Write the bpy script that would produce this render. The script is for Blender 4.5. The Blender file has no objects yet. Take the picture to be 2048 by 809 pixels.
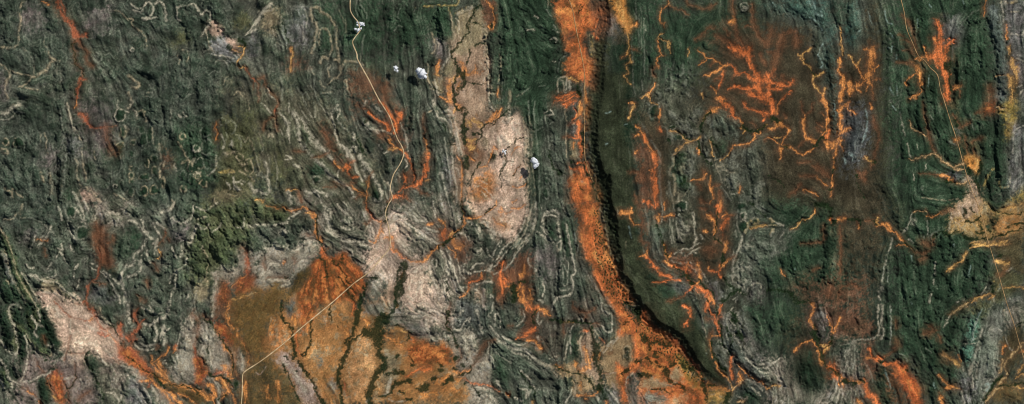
import bpy, math
import numpy as np

# ------------------------------------------------------------------ camera, sky, sun
sc = bpy.context.scene
S = 20.0                       # metres of ground per photograph pixel (satellite view)
W, H = 2048, 809
def world_xy(x, y): return ((x - W/2) * S, (H/2 - y) * S)

cam = bpy.data.cameras.new('camera'); cam_o = bpy.data.objects.new('camera', cam)
sc.collection.objects.link(cam_o); sc.camera = cam_o
ALT = 600000.0                 # orbit height, looking straight down
cam_o.location = (0, 0, ALT); cam_o.rotation_euler = (0, 0, 0)
cam.sensor_width = 36.0; cam.lens = 36.0 * ALT / (W * S)
cam.clip_start = 1000.0; cam.clip_end = 1200000.0

SUN_EL, SUN_AZ = math.radians(41), math.radians(45)      # morning sun from the north-east
wd = bpy.data.worlds.new('World'); sc.world = wd; wd.use_nodes = True
nt = wd.node_tree; bg = nt.nodes['Background']
sky = nt.nodes.new('ShaderNodeTexSky'); sky.sky_type = 'NISHITA'; sky.sun_disc = False
sky.sun_elevation = SUN_EL; sky.sun_rotation = SUN_AZ
nt.links.new(sky.outputs[0], bg.inputs[0]); bg.inputs[1].default_value = 0.05
sun = bpy.data.lights.new('sun', 'SUN'); sun.energy = 5.0; sun.angle = math.radians(0.5); sun.color = (1, .97, .93)
sun_o = bpy.data.objects.new('sun', sun); sc.collection.objects.link(sun_o)
sun_o.rotation_euler = (math.radians(90) - SUN_EL, 0, math.pi - SUN_AZ); sun_o.location = (0, 0, 30000)
sc.view_settings.view_transform = 'Standard'; sc.view_settings.look = 'None'
sc.view_settings.gamma = 1.0; sc.view_settings.use_curve_mapping = False
sc.view_settings.exposure = -0.3
sc.cycles.filter_width = 1.0

# ------------------------------------------------------------------ the ground grid
STEP, MAR = 1.5, 72
nx, ny = int((W + 2*MAR) / STEP) + 1, int((H + 2*MAR) / STEP) + 1
X = (np.arange(nx) * STEP - MAR).astype(np.float32); Y = (np.arange(ny) * STEP - MAR).astype(np.float32)
GX, GY = np.meshgrid(X, Y)
rng = np.random.default_rng(7)
fy = np.fft.fftfreq(ny)[:, None]; fx = np.fft.rfftfreq(nx)[None, :]
FR = np.sqrt(fx*fx + fy*fy) / STEP + 1e-9            # cycles per photograph pixel
def shaped(spec):
    n = np.fft.irfft2(np.fft.rfft2(rng.standard_normal((ny, nx))) * spec, s=(ny, nx))
    return ((n - n.mean()) / n.std()).astype(np.float32)
def noise(wl):                                        # smooth noise, features about wl pixels apart
    return shaped(np.exp(-(FR * wl * .8)**2))
def fractal(lo, hi, beta):                            # 1/f noise between two wavelengths
    return shaped(FR**(-beta) * np.exp(-(FR*lo*.5)**2) * (1 - np.exp(-(FR*hi)**2)))
def lerp(a, b, t): return a + (b - a) * t
def sstep(a, b, x):
    t = np.clip((x - a) / (b - a), 0, 1); return t*t*(3 - 2*t)
def blur(a, r):                                       # three box passes, r in pixels
    n = max(1, int(round(r / STEP)))
    for _ in range(3):
        for ax in (0, 1):
            p = [(0, 0), (0, 0)]; p[ax] = (n + 1, n)
            c = np.cumsum(np.pad(a, p, mode='edge'), axis=ax, dtype=np.float64)
            a = ((np.take(c, range(2*n+1, c.shape[ax]), ax) - np.take(c, range(0, c.shape[ax]-2*n-1), ax)) / (2*n+1)).astype(np.float32)
    return a
def sample(a, x, y):
    u = np.clip((np.asarray(x) + MAR) / STEP, 0, nx - 1.001); v = np.clip((np.asarray(y) + MAR) / STEP, 0, ny - 1.001)
    i, j = u.astype(int), v.astype(int); fu, fv = u - i, v - j
    return (a[j, i]*(1-fu) + a[j, i+1]*fu)*(1-fv) + (a[j+1, i]*(1-fu) + a[j+1, i+1]*fu)*fv
WX = GX + 1.5*noise(13) + .7*noise(5); WY = GY + 1.5*noise(13) + .7*noise(5)   # ragged natural edges
N3, N5, N9, N30, N90 = noise(3), noise(5), noise(9), noise(30), noise(90)
SPK = fractal(2.5, 8, 0.3)

def lin(c): 
    c = np.array(c, float)/255; return np.where(c < .04045, c/12.92, ((c+.055)/1.055)**2.4)
GAIN = 1.0                    # brightness of flat white ground under this sun and sky
# ground covers: colour as seen on flat ground, hilliness, bedding strength, region
CLS = dict(greygreen=((70,75,64),1,.7,'h'), gg5=((60,63,51),.55,.7,'h'), ridge=((42,48,33),.35,.3,'h'), pinkw=((172,155,136),.5,.8,'b'), gg2=((59,67,57),.9,.8,'h'), gg6=((48,58,47),.85,.55,'h'), gg3=((80,80,64),.8,.8,'h'), gg4=((86,84,72),.8,1,'h'), dgreen=((43,60,44),.75,.6,'h'), dkg=((32,48,34),.6,.35,'h'), olive=((72,74,51),.5,.5,'h'), olive2=((72,79,54),1,.5,'h'),
 olived=((74,64,38),.1,.1,'p'), olivek=((78,70,46),.15,.1,'p'), mauve=((86,82,77),.8,1,'h'), mauvep=((126,114,104),.5,.8,'b'), grey=((94,94,90),.8,1,'h'), greytan=((108,103,90),.8,1,'h'),
 dgrey=((74,78,72),.8,.9,'h'), greyg=((86,88,78),.4,.3,'h'), greyg2=((98,102,90),.5,.7,'h'), pink=((168,142,122),.5,.7,'b'), pinktan=((154,132,108),.3,.6,'b'), tan=((132,122,94),.4,.7,'b'),
 tan2=((156,134,98),.2,.4,'b'), palep=((198,173,149),.35,.4,'b'), palew=((146,140,122),.5,.85,'b'), palem=((150,134,120),.2,.4,'b'), blue=((130,132,128),.7,1,'b'), bluegrey=((90,98,94),.7,.6,'h'),
 bluegreen=((72,104,88),.7,.6,'h'), teal=((62,84,76),1,.6,'h'), purple=((66,70,70),.6,.7,'h'), purpleb=((86,70,62),.2,.3,'p'), brown=((88,64,48),.5,.4,'h'), dbrown=((58,54,40),.25,.2,'h'),
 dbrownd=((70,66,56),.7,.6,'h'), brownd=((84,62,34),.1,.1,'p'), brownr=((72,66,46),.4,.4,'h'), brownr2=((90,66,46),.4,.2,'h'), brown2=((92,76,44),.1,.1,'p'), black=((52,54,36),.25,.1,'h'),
 orange=((200,113,63),.12,.1,'o'), dorange=((128,84,48),.25,.1,'o'), orangep=((188,130,80),.2,.3,'p'), fan=((165,86,42),.12,.1,'f'), fan2=((156,84,42),.1,.1,'f'), ogold=((160,118,72),.12,.1,'p'),
 ogold2=((174,134,90),.12,.1,'p'), gold=((222,154,74),.1,.1,'o'), gold2=((140,122,64),.2,.3,'p'), gold3=((128,108,54),.15,.1,'p'), rust=((146,76,44),.15,.1,'o'), rust2=((190,88,50),.1,.1,'o'), tanb=((168,138,88),.25,.3,'p'))
OC = dict(r=(208,114,63), o=(210,138,76), y=(194,150,88), b=(104,70,48), rr=(150,84,56), t=(190,156,110), tt=(178,150,104), rp=(198,116,84), op=(204,136,74), dr=(146,76,48))
PC = dict(w=(190,180,156), t=(164,148,118), g=(126,127,112), y=(174,148,86), b=(140,160,150), pink=(190,160,144), b2=(122,82,52))

AREAS, WASH, PALE, GREEN, RIDGE, DOMES, SCARP = [], [], [], [], [], [], []
_t = [0, 0]; _bed = ['a']
def tile(c, r): _t[0], _t[1] = 256*c, (0, 202, 404, 606)[r]     # traces are in four-fold enlarged tiles of the photograph
def px(p): return [(_t[0] + p[i]*256/1020, _t[1] + p[i+1]*203/809) for i in range(0, len(p), 2)]
def bed(k): _bed[0] = k
def A(c, f, *p): AREAS.append((c, f, px(p)))
def O(w, c, *p): WASH.append((w, c, px(p), _bed[0]))
def P(w, c, *p): PALE.append((w, c, px(p)))
def G(w, *p): GREEN.append((w, px(p)))
def R(w, h, *p): RIDGE.append((w, h, px(p)))
def V(w, h, *p): RIDGE.append((w, -h, px(p)))
def SCP(_, *p): SCARP.extend(px(p))
def DOME(x, y, r, h): (cx, cy), = px((x, y)); DOMES.append((cx, cy, r, r, h))
def K(w, c, x, y, rx, ry):                                       # a round knoll with a pale rock ledge about it
    (cx, cy), = px((x, y)); rx, ry = rx/4, ry/4; DOMES.append((cx, cy, rx*1.35, ry*1.35, min(rx, ry)*.8))
    a0 = (x*7 + y) % 6.28
    PALE.append((w*.95, c, [(cx + rx*(1 + .12*math.sin(3*a + a0))*math.cos(a), cy + ry*(1 + .12*math.cos(2*a + a0))*math.sin(a)) for a in np.linspace(a0, a0 + 3.4 + (x*3 + y*5) % 23*.1, 12)]))
    AREAS.append(('dkg', 2.2, [(cx + rx*1.05*math.cos(a), cy + ry*1.05*math.sin(a)) for a in np.linspace(0, 6.28, 13)[:-1]]))
# ---- broad ground covers, photograph pixels -------------------------------
def AA(c, f, *p): AREAS.append((c, f, [(p[i], p[i+1]) for i in range(0, len(p), 2)]))
AA('dkg',22,1205,-80,1300,-80,1300,260,1280,330,1290,420,1300,520,1380,600,1440,760,1400,740,1330,650,1260,560,1230,460,1215,330)
AA('gg5',30,1270,160,1580,200,1560,860,1440,860,1400,620,1290,480)
AA('dbrown',16,1280,220,1340,260,1350,420,1300,430,1285,330)
AA('gg2',30,230,90,480,110,430,300,420,430,200,420,250,250); AA('gg2',30,-80,200,130,200,120,470,-80,470)
AA('gg3',26,450,160,620,180,760,330,780,420,600,420,480,300); AA('gg4',26,560,400,900,400,980,520,940,660,820,620,620,470)
AA('gg6',30,1480,320,1820,330,1800,860,1500,860); AA('dbrown',40,1390,100,1770,90,1780,480,1560,420,1400,250)
AA('dgreen',30,970,-80,1140,-80,1130,240,1080,260,1000,200); AA('gg2',30,-80,-80,480,-80,460,90,240,80,-80,200)
AA('dgreen',30,1790,-80,1990,-80,1990,500,1900,700,1790,700)
AA('pinktan',10,905,60,960,30,972,120,975,240,1040,240,1052,440,1000,480,940,420,925,300,890,200)
# ---- row 0 -------------------------------------------------------------
tile(0,0)
bed('a')
O(5.5,'r',465,0,455,40,480,90,520,150,570,190,590,240,600,290,615,315)
O(2.5,'r',490,20,520,90,520,150)
O(4,'r',600,225,620,290,690,275); O(3,'b',620,310,650,370,690,420,700,500,740,530)
O(2,'b',610,310,575,360,600,420,600,500,650,560,655,620)
O(4,'r',655,625,630,680,615,740,605,809); O(3.5,'r',640,640,685,635); O(1.5,'o',330,15,380,30,400,42)
G(1.2,590,335,572,370,598,430,600,510,660,580,668,610); G(2,590,735,600,745)
P(2,'t',190,0,155,80,165,180,150,250,150,320,130,365,90,385,10,380)
P(2,'t',0,510,40,540,80,600,50,650,40,720,60,780); P(3,'t',380,410,400,460,440,480,400,500,370,560,300,600,250,620)
P(1.2,'g',180,385,240,440,270,530,270,590); P(1.5,'t',80,560,150,590,250,610,230,650,180,690); P(1.2,'t',150,690,230,705,300,720)
P(1,'g',860,80,885,150,892,235,860,285); P(1,'t',880,80,960,95,1020,165); P(1,'g',750,470,800,510,850,560,880,590)
P(1,'g',760,420,800,430,815,470,770,500,745,470); P(1,'g',840,440,880,430,905,470); P(1,'g',360,290,350,350,380,400); P(1,'g',480,480,450,560,490,640)
A('mauve',6,0,560,60,640,60,809,0,809); A('mauve',14,680,60,870,40,890,240,800,290,690,240); A('mauve',14,150,20,330,60,340,260,200,250)
R(10,5,400,90,420,240); R(10,5,270,400,300,560); R(9,5,470,470,450,700); R(10,5,540,480,530,700); R(12,6,60,60,70,320); R(9,4,200,470,120,560); R(8,4,450,300,440,380)
R(12,5,160,740,400,800)
tile(1,0)
P(1.8,'w',20,30,60,60,110,70,150,20,190,40,200,90,180,130,110,150); P(2.2,'w',215,30,250,10,280,40,300,110,305,170); P(1.5,'w',40,80,100,100,120,70)
P(1.5,'w',230,145,180,150,120,158); P(2,'w',390,60,440,45,480,50,520,30,560,80,590,120,610,90,650,100,655,170,620,240,580,290)
P(1.5,'w',400,70,390,140,420,170); P(1.2,'t',620,250,640,330,650,370,690,420); P(1.4,'t',0,150,40,160,30,200,130,280,150,370)
A('pink',7,620,200,700,180,760,250,740,290,660,290); A('blue',8,650,320,760,320,790,370,850,440,840,470,690,430); A('pink',6,790,310,860,330,900,420,830,400)
A('grey',10,930,330,1020,280,1020,440,960,480)
P(1.4,'w',690,440,770,450,840,470); P(2,'w',940,285,980,255,1020,235); P(1.2,'w',1020,160,980,230,945,280)
P(1.5,'t',395,440,412,470,405,515); P(1.2,'t',430,400,470,410,485,450,470,490); P(1,'g',600,430,620,400,680,400); P(1,'g',690,510,720,480,780,500,800,560); P(1,'g',640,600,680,570,720,580)
P(1,'t',760,680,780,620,800,610); P(1.2,'t',840,760,880,730,910,770); P(2.4,'t',0,600,50,640,85,670,70,700,20,690); P(1,'g',150,740,190,735,195,770,150,770)
P(2,'t',0,740,20,780,30,809); P(1.2,'w',15,400,35,385,48,400,35,418,15,405); P(1,'g',440,800,480,760,520,750)
bed('b'); O(1.6,'y',860,370,920,370,930,400,910,450,880,490,885,530,930,540); O(2.2,'r',935,530,960,580,1000,630,1020,650); G(2.5,880,310,930,350,930,370); O(2,'y',840,400,900,410)
O(1.2,'b',1005,650,1000,700)
A('olive',14,330,270,450,290,540,330,470,350,330,380); A('olive',12,860,130,960,100,960,230,860,240)
R(14,9,640,0,720,130,800,250); R(9,6,510,70,600,140,640,180); R(14,8,470,180,540,280); R(8,6,250,40,255,140); R(8,5,120,80,160,90); R(10,6,620,340,560,350)
R(9,5,450,600,440,760); R(9,5,560,660,570,800); R(8,5,440,430,455,520); R(8,4,690,700,700,800); R(10,5,390,520,410,720)
R(9,4,230,330,310,350); R(10,4,80,560,240,600)
tile(2,0)
P(4,'w',0,190,30,130,70,80,120,40); P(1.2,'w',120,40,130,80,60,100); P(2.5,'t',440,60,500,60,520,100,560,110,600,160,630,200,640,300,645,380,660,450,660,500)
P(3,'t',440,60,435,130,470,180,490,230,470,300,465,370,440,420); P(1.6,'t',500,360,500,300,510,240,550,230,580,260,605,330,605,400,580,460)
P(3,'t',510,500,520,460,560,460,570,470); P(2,'t',620,480,660,490,670,560,660,610,610,640,580,670); P(1.5,'t',590,530,570,560,585,610)
P(2.2,'t',670,570,700,510,720,480,760,490,820,500,855,520); P(1.2,'g',865,280,845,370,838,470,830,495); P(1.2,'t',700,700,700,650,720,640,725,700,740,740)
P(1.8,'g',510,650,520,680,550,700); P(1.5,'g',510,740,560,745,600,735); P(1.5,'g',370,760,400,740,420,790); P(1.2,'g',440,550,465,620,460,700,490,800); P(1.4,'g',330,700,370,760,380,809)
P(1,'g',360,200,380,260,370,330); P(1,'g',390,80,410,150,400,220); P(1,'g',710,150,720,240,715,260); P(1,'g',660,80,690,150,700,180)
P(1,'g',800,10,795,80,810,140); P(1,'g',830,40,880,100,885,150); P(1.6,'t',130,240,160,300); P(1.2,'g',160,340,220,380)
G(1.2,215,180,235,260,245,310,275,350); bed('c'); O(2,'y',290,380,292,430,278,480,280,570); O(1.5,'o',275,380,285,420)
bed('b'); O(3,'b',20,630,60,620,70,660,60,680); O(1.6,'b',70,680,110,720,130,750,170,790,180,809); O(1,'b',0,650,20,690,20,809)
P(2.5,'g',200,620,215,700,200,800); P(1.5,'g',15,690,25,800); P(1.5,'w',95,700,110,760,150,800)
A('brown',16,250,470,350,480,420,500,300,560,250,620); A('brown',22,720,590,1020,580,1020,809,800,780,740,690); A('dgreen',30,380,0,1020,0,1020,560,740,450,680,300)
A('tan',14,80,70,200,90,190,220,60,240); A('dgreen',14,510,260,600,280,600,380,510,440); A('grey',20,200,180,400,100,440,300,300,360)
R(7,5,490,110,500,150); R(12,5,560,270,540,420); R(8,5,760,660,770,760); R(9,4,700,300,700,420); R(10,5,840,60,850,130); R(8,4,610,680,690,680)
R(10,5,940,120,960,220)
tile(3,0)
A('dgreen',30,0,0,580,0,560,200,540,320,400,300,360,240,300,400,0,420); A('tan',6,570,140,640,70,720,50,780,70,830,140,790,260,770,360,680,400,640,460,560,420,640,300,590,300,575,200)
A('pinktan',6,700,370,790,370,830,480,830,660,830,809,610,809,640,700,700,640,680,560,690,440); A('tan',6,450,550,520,480,580,520,560,620,490,600); A('tan',5,400,630,470,640,500,700,460,740,400,680)
A('mauve',7,390,340,440,330,510,400,500,480,440,540,410,480); A('dgreen',8,350,130,400,70,520,70,540,200,550,310,480,300,400,230)
P(1.6,'y',320,55,420,45,510,45,580,40,600,10); P(2,'t',515,60,525,110,545,180,548,240,570,300,540,340); P(1.6,'t',375,260,395,320,410,370,405,410,380,430)
P(1.2,'w',420,340,440,360,435,390); P(2,'w',520,390,520,440,490,500,450,550); P(1.5,'t',345,510,350,560,345,600,355,660); P(2.4,'w',400,640,420,700,430,760); P(2,'t',340,600,360,670,400,740,400,809)
P(1.4,'w',570,150,600,190,590,280,630,320); P(4,'w',590,110,640,80,700,60); P(1.6,'t',790,230,820,240,812,330,820,420,825,560,835,640,830,720,855,750,890,750); P(1.4,'t',830,240,790,300); P(1.2,'t',800,380,800,450)
P(1.8,'w',760,490,800,540,810,590,800,640); P(1.4,'t',925,440,930,560,912,640,915,720,920,800); P(3,'t',1000,730,1005,809); P(1.2,'t',480,700,500,740)
P(2,'w',835,600,830,700,840,809); P(1.2,'g',130,60,110,130,130,170); P(1,'g',80,250,110,210,150,220); P(1,'g',250,60,240,110)
G(2.2,760,40,720,80,700,150,670,190,670,260,630,310,580,380,545,410,540,450,570,490,590,560); G(1.4,690,170,740,190,790,210); G(1.2,760,50,820,120); G(1.2,720,360,770,350,800,360); G(1.2,680,665,760,670,800,670)
G(1.5,680,400,680,440,660,520); G(3,590,560,570,620,560,700,570,809); G(1.2,390,715,450,730); G(2.4,848,195,852,215); G(4,600,560,640,640,620,700); G(2,600,700,580,760)
bed('d'); O(5,'o',600,500,630,540,640,580,600,610); O(4.5,'o',640,600,700,590,740,580); O(4,'y',580,610,550,640); O(7,'o',520,650,520,700,525,760,530,809); O(3.5,'o',440,480,425,540,415,600); O(4,'y',410,590,440,600); O(3,'o',600,650,590,720)
O(1.8,'o',800,0,840,30,870,90,880,160,870,230,840,220,850,180); O(1.2,'o',915,700,915,780); O(3,'o',440,770,490,790); O(2,'o',740,520,700,590); O(2,'b',790,560,760,600)
A('brown',8,780,0,880,20,890,170,800,230,780,150); bed('e'); O(7,'b',0,700,20,809)
R(14,10,460,90,470,280); R(12,10,860,260,870,480,870,700); R(12,9,970,300,960,600); R(8,5,300,300,320,420); R(9,5,120,60,130,170); R(9,6,40,60,60,140); R(9,6,200,60,220,150); R(10,7,180,230,190,330)
R(10,7,960,60,990,200); R(9,4,60,250,80,400); R(9,5,400,500,380,480)
tile(4,0)
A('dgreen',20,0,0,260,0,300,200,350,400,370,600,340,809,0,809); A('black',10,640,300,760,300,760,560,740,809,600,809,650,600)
bed('m'); A('orange',8,340,0,600,0,640,80,680,140,640,230,590,250,570,330,560,420,600,480,640,580,640,690,580,660,500,620,430,580,440,500,470,420,420,340,430,230,380,150)
O(9,'r',560,0,570,80,580,160,560,220,540,330,560,420,560,520); O(9,'r',610,100,660,150,630,220); O(6,'o',380,90,520,80); O(5,'r',400,190,500,230); O(4,'r',440,390,520,340); O(8,'b',660,120,730,90,760,160,700,270); O(3,'r',640,270,690,320); O(5,'b',600,470,640,580,640,690)
O(5,'r',520,570,560,550); O(3,'b',440,590,500,480,560,440); O(4,'r',350,780,430,750,520,740); O(4,'y',450,620,540,660); O(6,'r',350,809,450,780,520,760); O(3,'o',580,700,590,809); O(5,'o',460,0,520,60)
A('brown',7,430,240,520,260,500,330,430,310); A('brown',8,610,0,740,0,770,160,720,280,660,260,650,130); A('tan',5,600,260,640,280,640,440,600,400)
P(2.4,'y',640,300,635,380,632,440); P(2.6,'w',460,650,455,720); P(1.2,'w',440,620,425,750); P(1,'t',365,740,370,630,440,615); P(1,'g',275,80,310,130,340,160); P(1,'t',285,0,285,60); P(1.2,'g',370,570,385,480,440,440); P(1,'w',320,490,350,490)
P(1.5,'w',310,320,330,300,360,320,350,340); P(1.5,'g',330,240,370,260); P(1.5,'w',110,240,180,240); P(1.2,'w',180,130,210,150)
P(1.2,'g',30,770,90,740,140,700); P(1,'g',215,690,270,680); G(3.5,520,680,530,730,540,770); G(1,530,110,555,40); P(1.2,'g',330,200,350,240); P(1.4,'t',380,640,410,660,415,740)
bed('n'); A('gold',5,780,0,890,0,910,90,950,200,950,250,910,280,880,220,840,150); O(8,'y',830,20,870,110,920,220); O(4.5,'y',860,20,920,200,935,260); O(2.5,'y',925,260,925,330,930,380,920,440); O(2,'y',940,440,945,500,910,520,930,580,900,600,920,640,950,680); O(1.5,'b',940,380,1010,410); O(1.2,'o',920,430,870,460); O(3,'o',940,210,1000,190)
P(1.4,'g',985,0,990,150); P(1,'g',960,560,970,700,980,750); P(1,'g',1010,80,1010,400); P(.9,'g',950,300,960,500)
SCP(1,760,0,790,160,760,300,740,480,735,650,715,809)
R(12,7,60,40,90,60); R(10,6,110,210,180,240); R(10,6,330,240,350,330); R(9,6,100,500,110,580); R(9,6,260,200,300,260); R(9,5,230,400,300,430); R(9,5,330,400,400,400); R(9,6,260,560,320,560); R(9,5,400,500,400,580); R(9,5,60,330,70,440)
V(8,6,60,170,90,320); V(7,5,230,320,330,350); V(7,5,30,20,60,90); V(6,4,90,440,130,580); V(6,4,100,720,140,660); R(12,7,60,640,80,680)
A('grey',12,780,130,870,200,900,330,790,300); A('dbrown',8,820,230,900,250,900,360,830,350)
tile(5,0)
A('dgreen',40,0,0,1020,0,1020,500,500,500,450,600,0,600); bed('f')
O(1.6,'o',225,0,225,40,180,70,165,80,160,170,195,185,190,220); O(1.2,'b',230,40,280,70,340,90,380,130); O(2,'b',370,10,400,40,480,70,540,70,600,30); O(1.2,'y',185,270,140,305,210,330,240,350,240,430); O(3,'y',215,350,235,390); O(1.4,'o',140,320,155,390,175,430,200,450); O(1.4,'o',160,440,135,490,145,540); O(2,'b',140,520,100,570,120,620); O(1,'y',390,390,380,440)
bed('g'); O(2,'b',440,320,500,280,550,230,590,230); O(4,'b',610,290,680,330,720,370); O(2,'b',690,230,710,290); O(3,'b',760,180,770,280,820,350); O(9,'r',720,370,790,400,850,430); O(7,'r',860,380,870,500); O(5,'r',870,510,920,580,950,620); O(4,'o',710,170,760,170)
O(1.6,'o',460,400,520,450,570,460,620,500,680,530); O(1.6,'o',540,450,510,490,470,525); O(3,'o',510,600,590,580,660,530,700,520); O(2,'b',590,490,560,530); O(3,'r',700,510,750,540,770,580,830,580); O(3.5,'r',830,580,880,620,930,650); O(1.4,'b',770,590,740,620,730,640); O(2.4,'r',665,560,650,640,620,710); O(2.4,'b',590,640,650,620); O(1.4,'o',560,690,600,720,615,750)
O(9,'r',940,630,990,640,1020,620); O(10,'r',940,660,960,760,1000,790); O(4.5,'r',700,715,740,700,830,710,930,690); O(5,'r',860,740,940,780,1010,800); O(5,'o',620,790,660,800); O(2,'y',490,750,500,780)
O(3,'b',740,0,740,110,760,170); O(3,'b',890,40,900,170,930,250); O(3,'b',930,240,960,310,1010,350); O(3,'b',950,430,1000,520); O(2,'b',840,210,900,215); O(6,'b',1000,340,1020,350)
A('dbrown',30,590,150,1020,130,1020,809,700,809,640,600,520,480,600,420)
P(2,'w',820,50,845,60,840,75,825,65); P(1.2,'g',800,60,810,30,850,30,860,70,830,90,805,75); DOME(835,60,14,8)
P(1.2,'t',0,780,40,760,80,750,130,680,145,680); O(2,'o',60,770,90,720,120,670); O(2,'y',10,790,60,760,90,800); P(2.5,'g',340,520,345,580,320,610); P(3,'g',250,600,250,690,210,720); P(3,'g',370,640,350,690); P(3,'g',370,740,400,770); P(3,'g',140,740,170,760,150,790); P(1.2,'g',270,480,260,560)
P(1,'w',40,200,45,250); P(1,'g',10,60,10,400); P(1,'g',15,640,20,720); P(.9,'g',30,150,35,600)
R(12,6,340,500,350,600); R(12,6,250,600,240,710); R(12,6,400,640,360,720); R(10,5,150,740,200,780); V(8,5,280,600,300,700); R(12,5,100,450,110,520)
tile(6,0)
A('teal',22,0,0,480,0,520,250,500,380,540,809,470,809,440,560,380,460,440,330,360,180,0,120); A('teal',22,640,0,740,60,760,220,700,350,620,330,640,120); A('dgreen',24,500,20,620,60,600,220,520,200); A('dbrown',36,0,180,340,200,380,560,460,809,0,809); A('dgreen',24,880,0,1020,0,1020,809,900,809)
A('dbrown',20,780,0,880,40,900,809,740,809,780,300)
bed('g'); O(5,'r',0,600,10,700,0,800); O(4,'r',20,650,90,670,140,680,200,655); O(4,'r',20,710,110,715); O(3,'r',100,809,140,760,190,735); O(5,'b',40,600,60,480,80,420); O(6,'b',30,240,0,330); O(5,'b',130,270,90,400); O(3,'b',0,420,60,420); O(4,'b',215,280,232,370); O(3,'b',160,260,220,250); O(4,'b',100,620,140,640)
bed('h'); O(2,'y',240,430,260,460,280,500,330,530,350,570); O(2.5,'y',270,450,300,410,340,390); O(3.5,'y',360,600,400,605,440,580); O(3,'y',370,610,355,650,380,700,420,740); O(4.5,'o',430,740,440,809); O(3,'y',460,700,440,760); O(2,'y',290,480,280,450); G(1.4,330,540,360,590,390,610)
bed('i'); O(1.8,'y',573,215,580,280,578,350); O(2.6,'y',575,350,590,390,605,440); O(3.5,'o',570,460,575,520,560,570,600,620); O(4.5,'o',600,600,600,680,610,720); O(5,'o',640,650,660,700,650,750); O(5,'o',590,720,580,809); O(1.6,'y',550,470,560,500)
O(1.8,'y',645,440,680,490,710,520,740,470); O(2.6,'o',710,520,740,580,770,610); O(7,'o',830,390,825,480,815,560,790,630); O(6,'o',770,620,800,660,820,690); O(4,'o',780,640,720,680,690,690); O(2.6,'o',700,660,705,700,740,740); O(2,'b',840,640,890,630); O(2,'o',770,395,820,400); O(2,'b',820,700,840,790); O(2,'o',850,560,880,520); O(2,'o',780,690,785,730)
P(1.4,'b',420,95,430,130,380,110); P(1.4,'b',440,350,410,410,400,450,440,510,420,540); P(1,'b',330,140,380,170,430,240); P(1,'b',710,270,735,240); P(1,'b',960,380,980,390); P(1,'b',930,80,950,170,990,190); P(1,'b',970,270,1000,310); P(1,'b',990,370,985,420); P(1,'b',800,100,830,200); P(1,'b',970,700,1000,760); P(1.2,'b',40,20,60,50); P(1,'b',350,0,380,70)
R(12,7,500,400,515,560,520,800); R(12,7,660,60,680,200); R(10,6,410,450,430,540); R(9,5,650,480,690,640); R(12,6,180,60,230,80); R(10,6,410,130,430,260); R(10,6,680,760,720,809); R(9,5,560,140,565,180); R(9,6,80,60,110,90); R(12,6,310,90,340,130); R(8,4,960,250,975,500)
R(10,6,400,260,390,400); V(12,5,450,400,440,640)
tile(7,0)
A('dgreen',30,0,0,600,0,560,400,500,809,0,809); A('grey',14,340,170,540,150,560,330,430,380,360,300); A('bluegrey',9,720,0,800,60,810,200,850,330,890,520,880,640,900,809,800,809,810,560,800,400,740,200); A('grey',12,850,0,1020,0,1020,809,960,809,950,520,900,400,880,200); A('dgreen',24,540,60,720,60,760,400,800,600,760,809,560,809)
bed('j'); O(3,'b',60,130,120,220,150,340,180,450); O(4,'b',80,330,120,350,140,420); O(1.2,'b',20,275,60,290); O(1.2,'b',50,400,110,410,160,450); O(1.5,'b',0,500,60,500,130,520); O(4,'o',160,470,200,460,250,455); O(6,'o',170,530,190,600,200,680); O(2,'o',160,590,90,640,85,690); O(2.6,'o',200,690,190,750,110,790); O(4,'b',110,490,160,530); O(1.6,'o',220,370,240,430)
O(12,'r',270,460,330,450,390,470); O(7,'r',320,440,330,360,310,310); O(6,'r',350,440,360,350,350,260,330,170); O(4.5,'r',390,440,410,360,460,325); O(2,'r',410,330,425,290); O(8,'r',350,490,380,560,400,620); O(6,'r',400,620,410,700,410,809); O(2,'r',400,620,440,590); O(2,'b',330,170,290,150); O(4,'o',460,710,510,690); O(1.5,'b',505,700,510,780); O(2,'o',290,290,320,330); O(2,'o',410,450,395,520)
bed('k'); O(2.4,'o',715,0,705,80,700,120); O(5,'b',750,700,765,809); O(3,'y',905,370,910,430); O(7,'y',920,470,930,520,950,560); O(8,'y',900,610,930,640,920,690); O(4,'y',960,520,960,620); O(4,'y',930,720,920,809); O(2,'o',880,200,885,320); O(1.4,'t',800,610,880,600); A('olive',9,900,620,960,620,960,809,900,809)
P(1,'w',845,30,850,100); P(1.4,'w',840,0,850,100,860,180); P(3,'y',840,20,920,25,960,10); P(1.2,'w',960,470,1020,490); P(1.5,'w',920,270,1000,280,1020,240); P(1,'w',900,100,980,90); P(1.2,'w',960,700,1000,680); P(2,'w',980,760,1010,720); P(1.4,'g',520,470,530,560,525,620); P(1,'b',170,150,180,220); P(1.2,'g',450,380,450,480); P(1,'b',0,440,5,480); P(1,'b',5,680,10,760); P(1,'b',260,600,265,700); P(1,'b',530,0,540,30); P(1,'b',260,40,280,60); P(1.2,'g',540,180,600,110,660,80)
G(3.2,400,510,405,560); G(1.6,430,640,440,740); G(1.5,425,480,430,620)
R(14,9,760,140,800,280,850,400,850,700); R(10,6,600,160,690,130); R(10,6,580,40,660,20); R(8,5,500,480,510,640); R(10,6,690,380,700,560); R(8,5,150,130,170,260); R(9,6,210,60,230,200); R(9,6,250,520,250,800); R(9,6,310,680,300,800); R(9,5,120,640,120,740); R(9,5,690,600,730,640); R(8,5,490,720,480,809); R(10,5,480,200,470,330); V(6,4,640,500,700,640); R(9,5,600,300,600,560)
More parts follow.
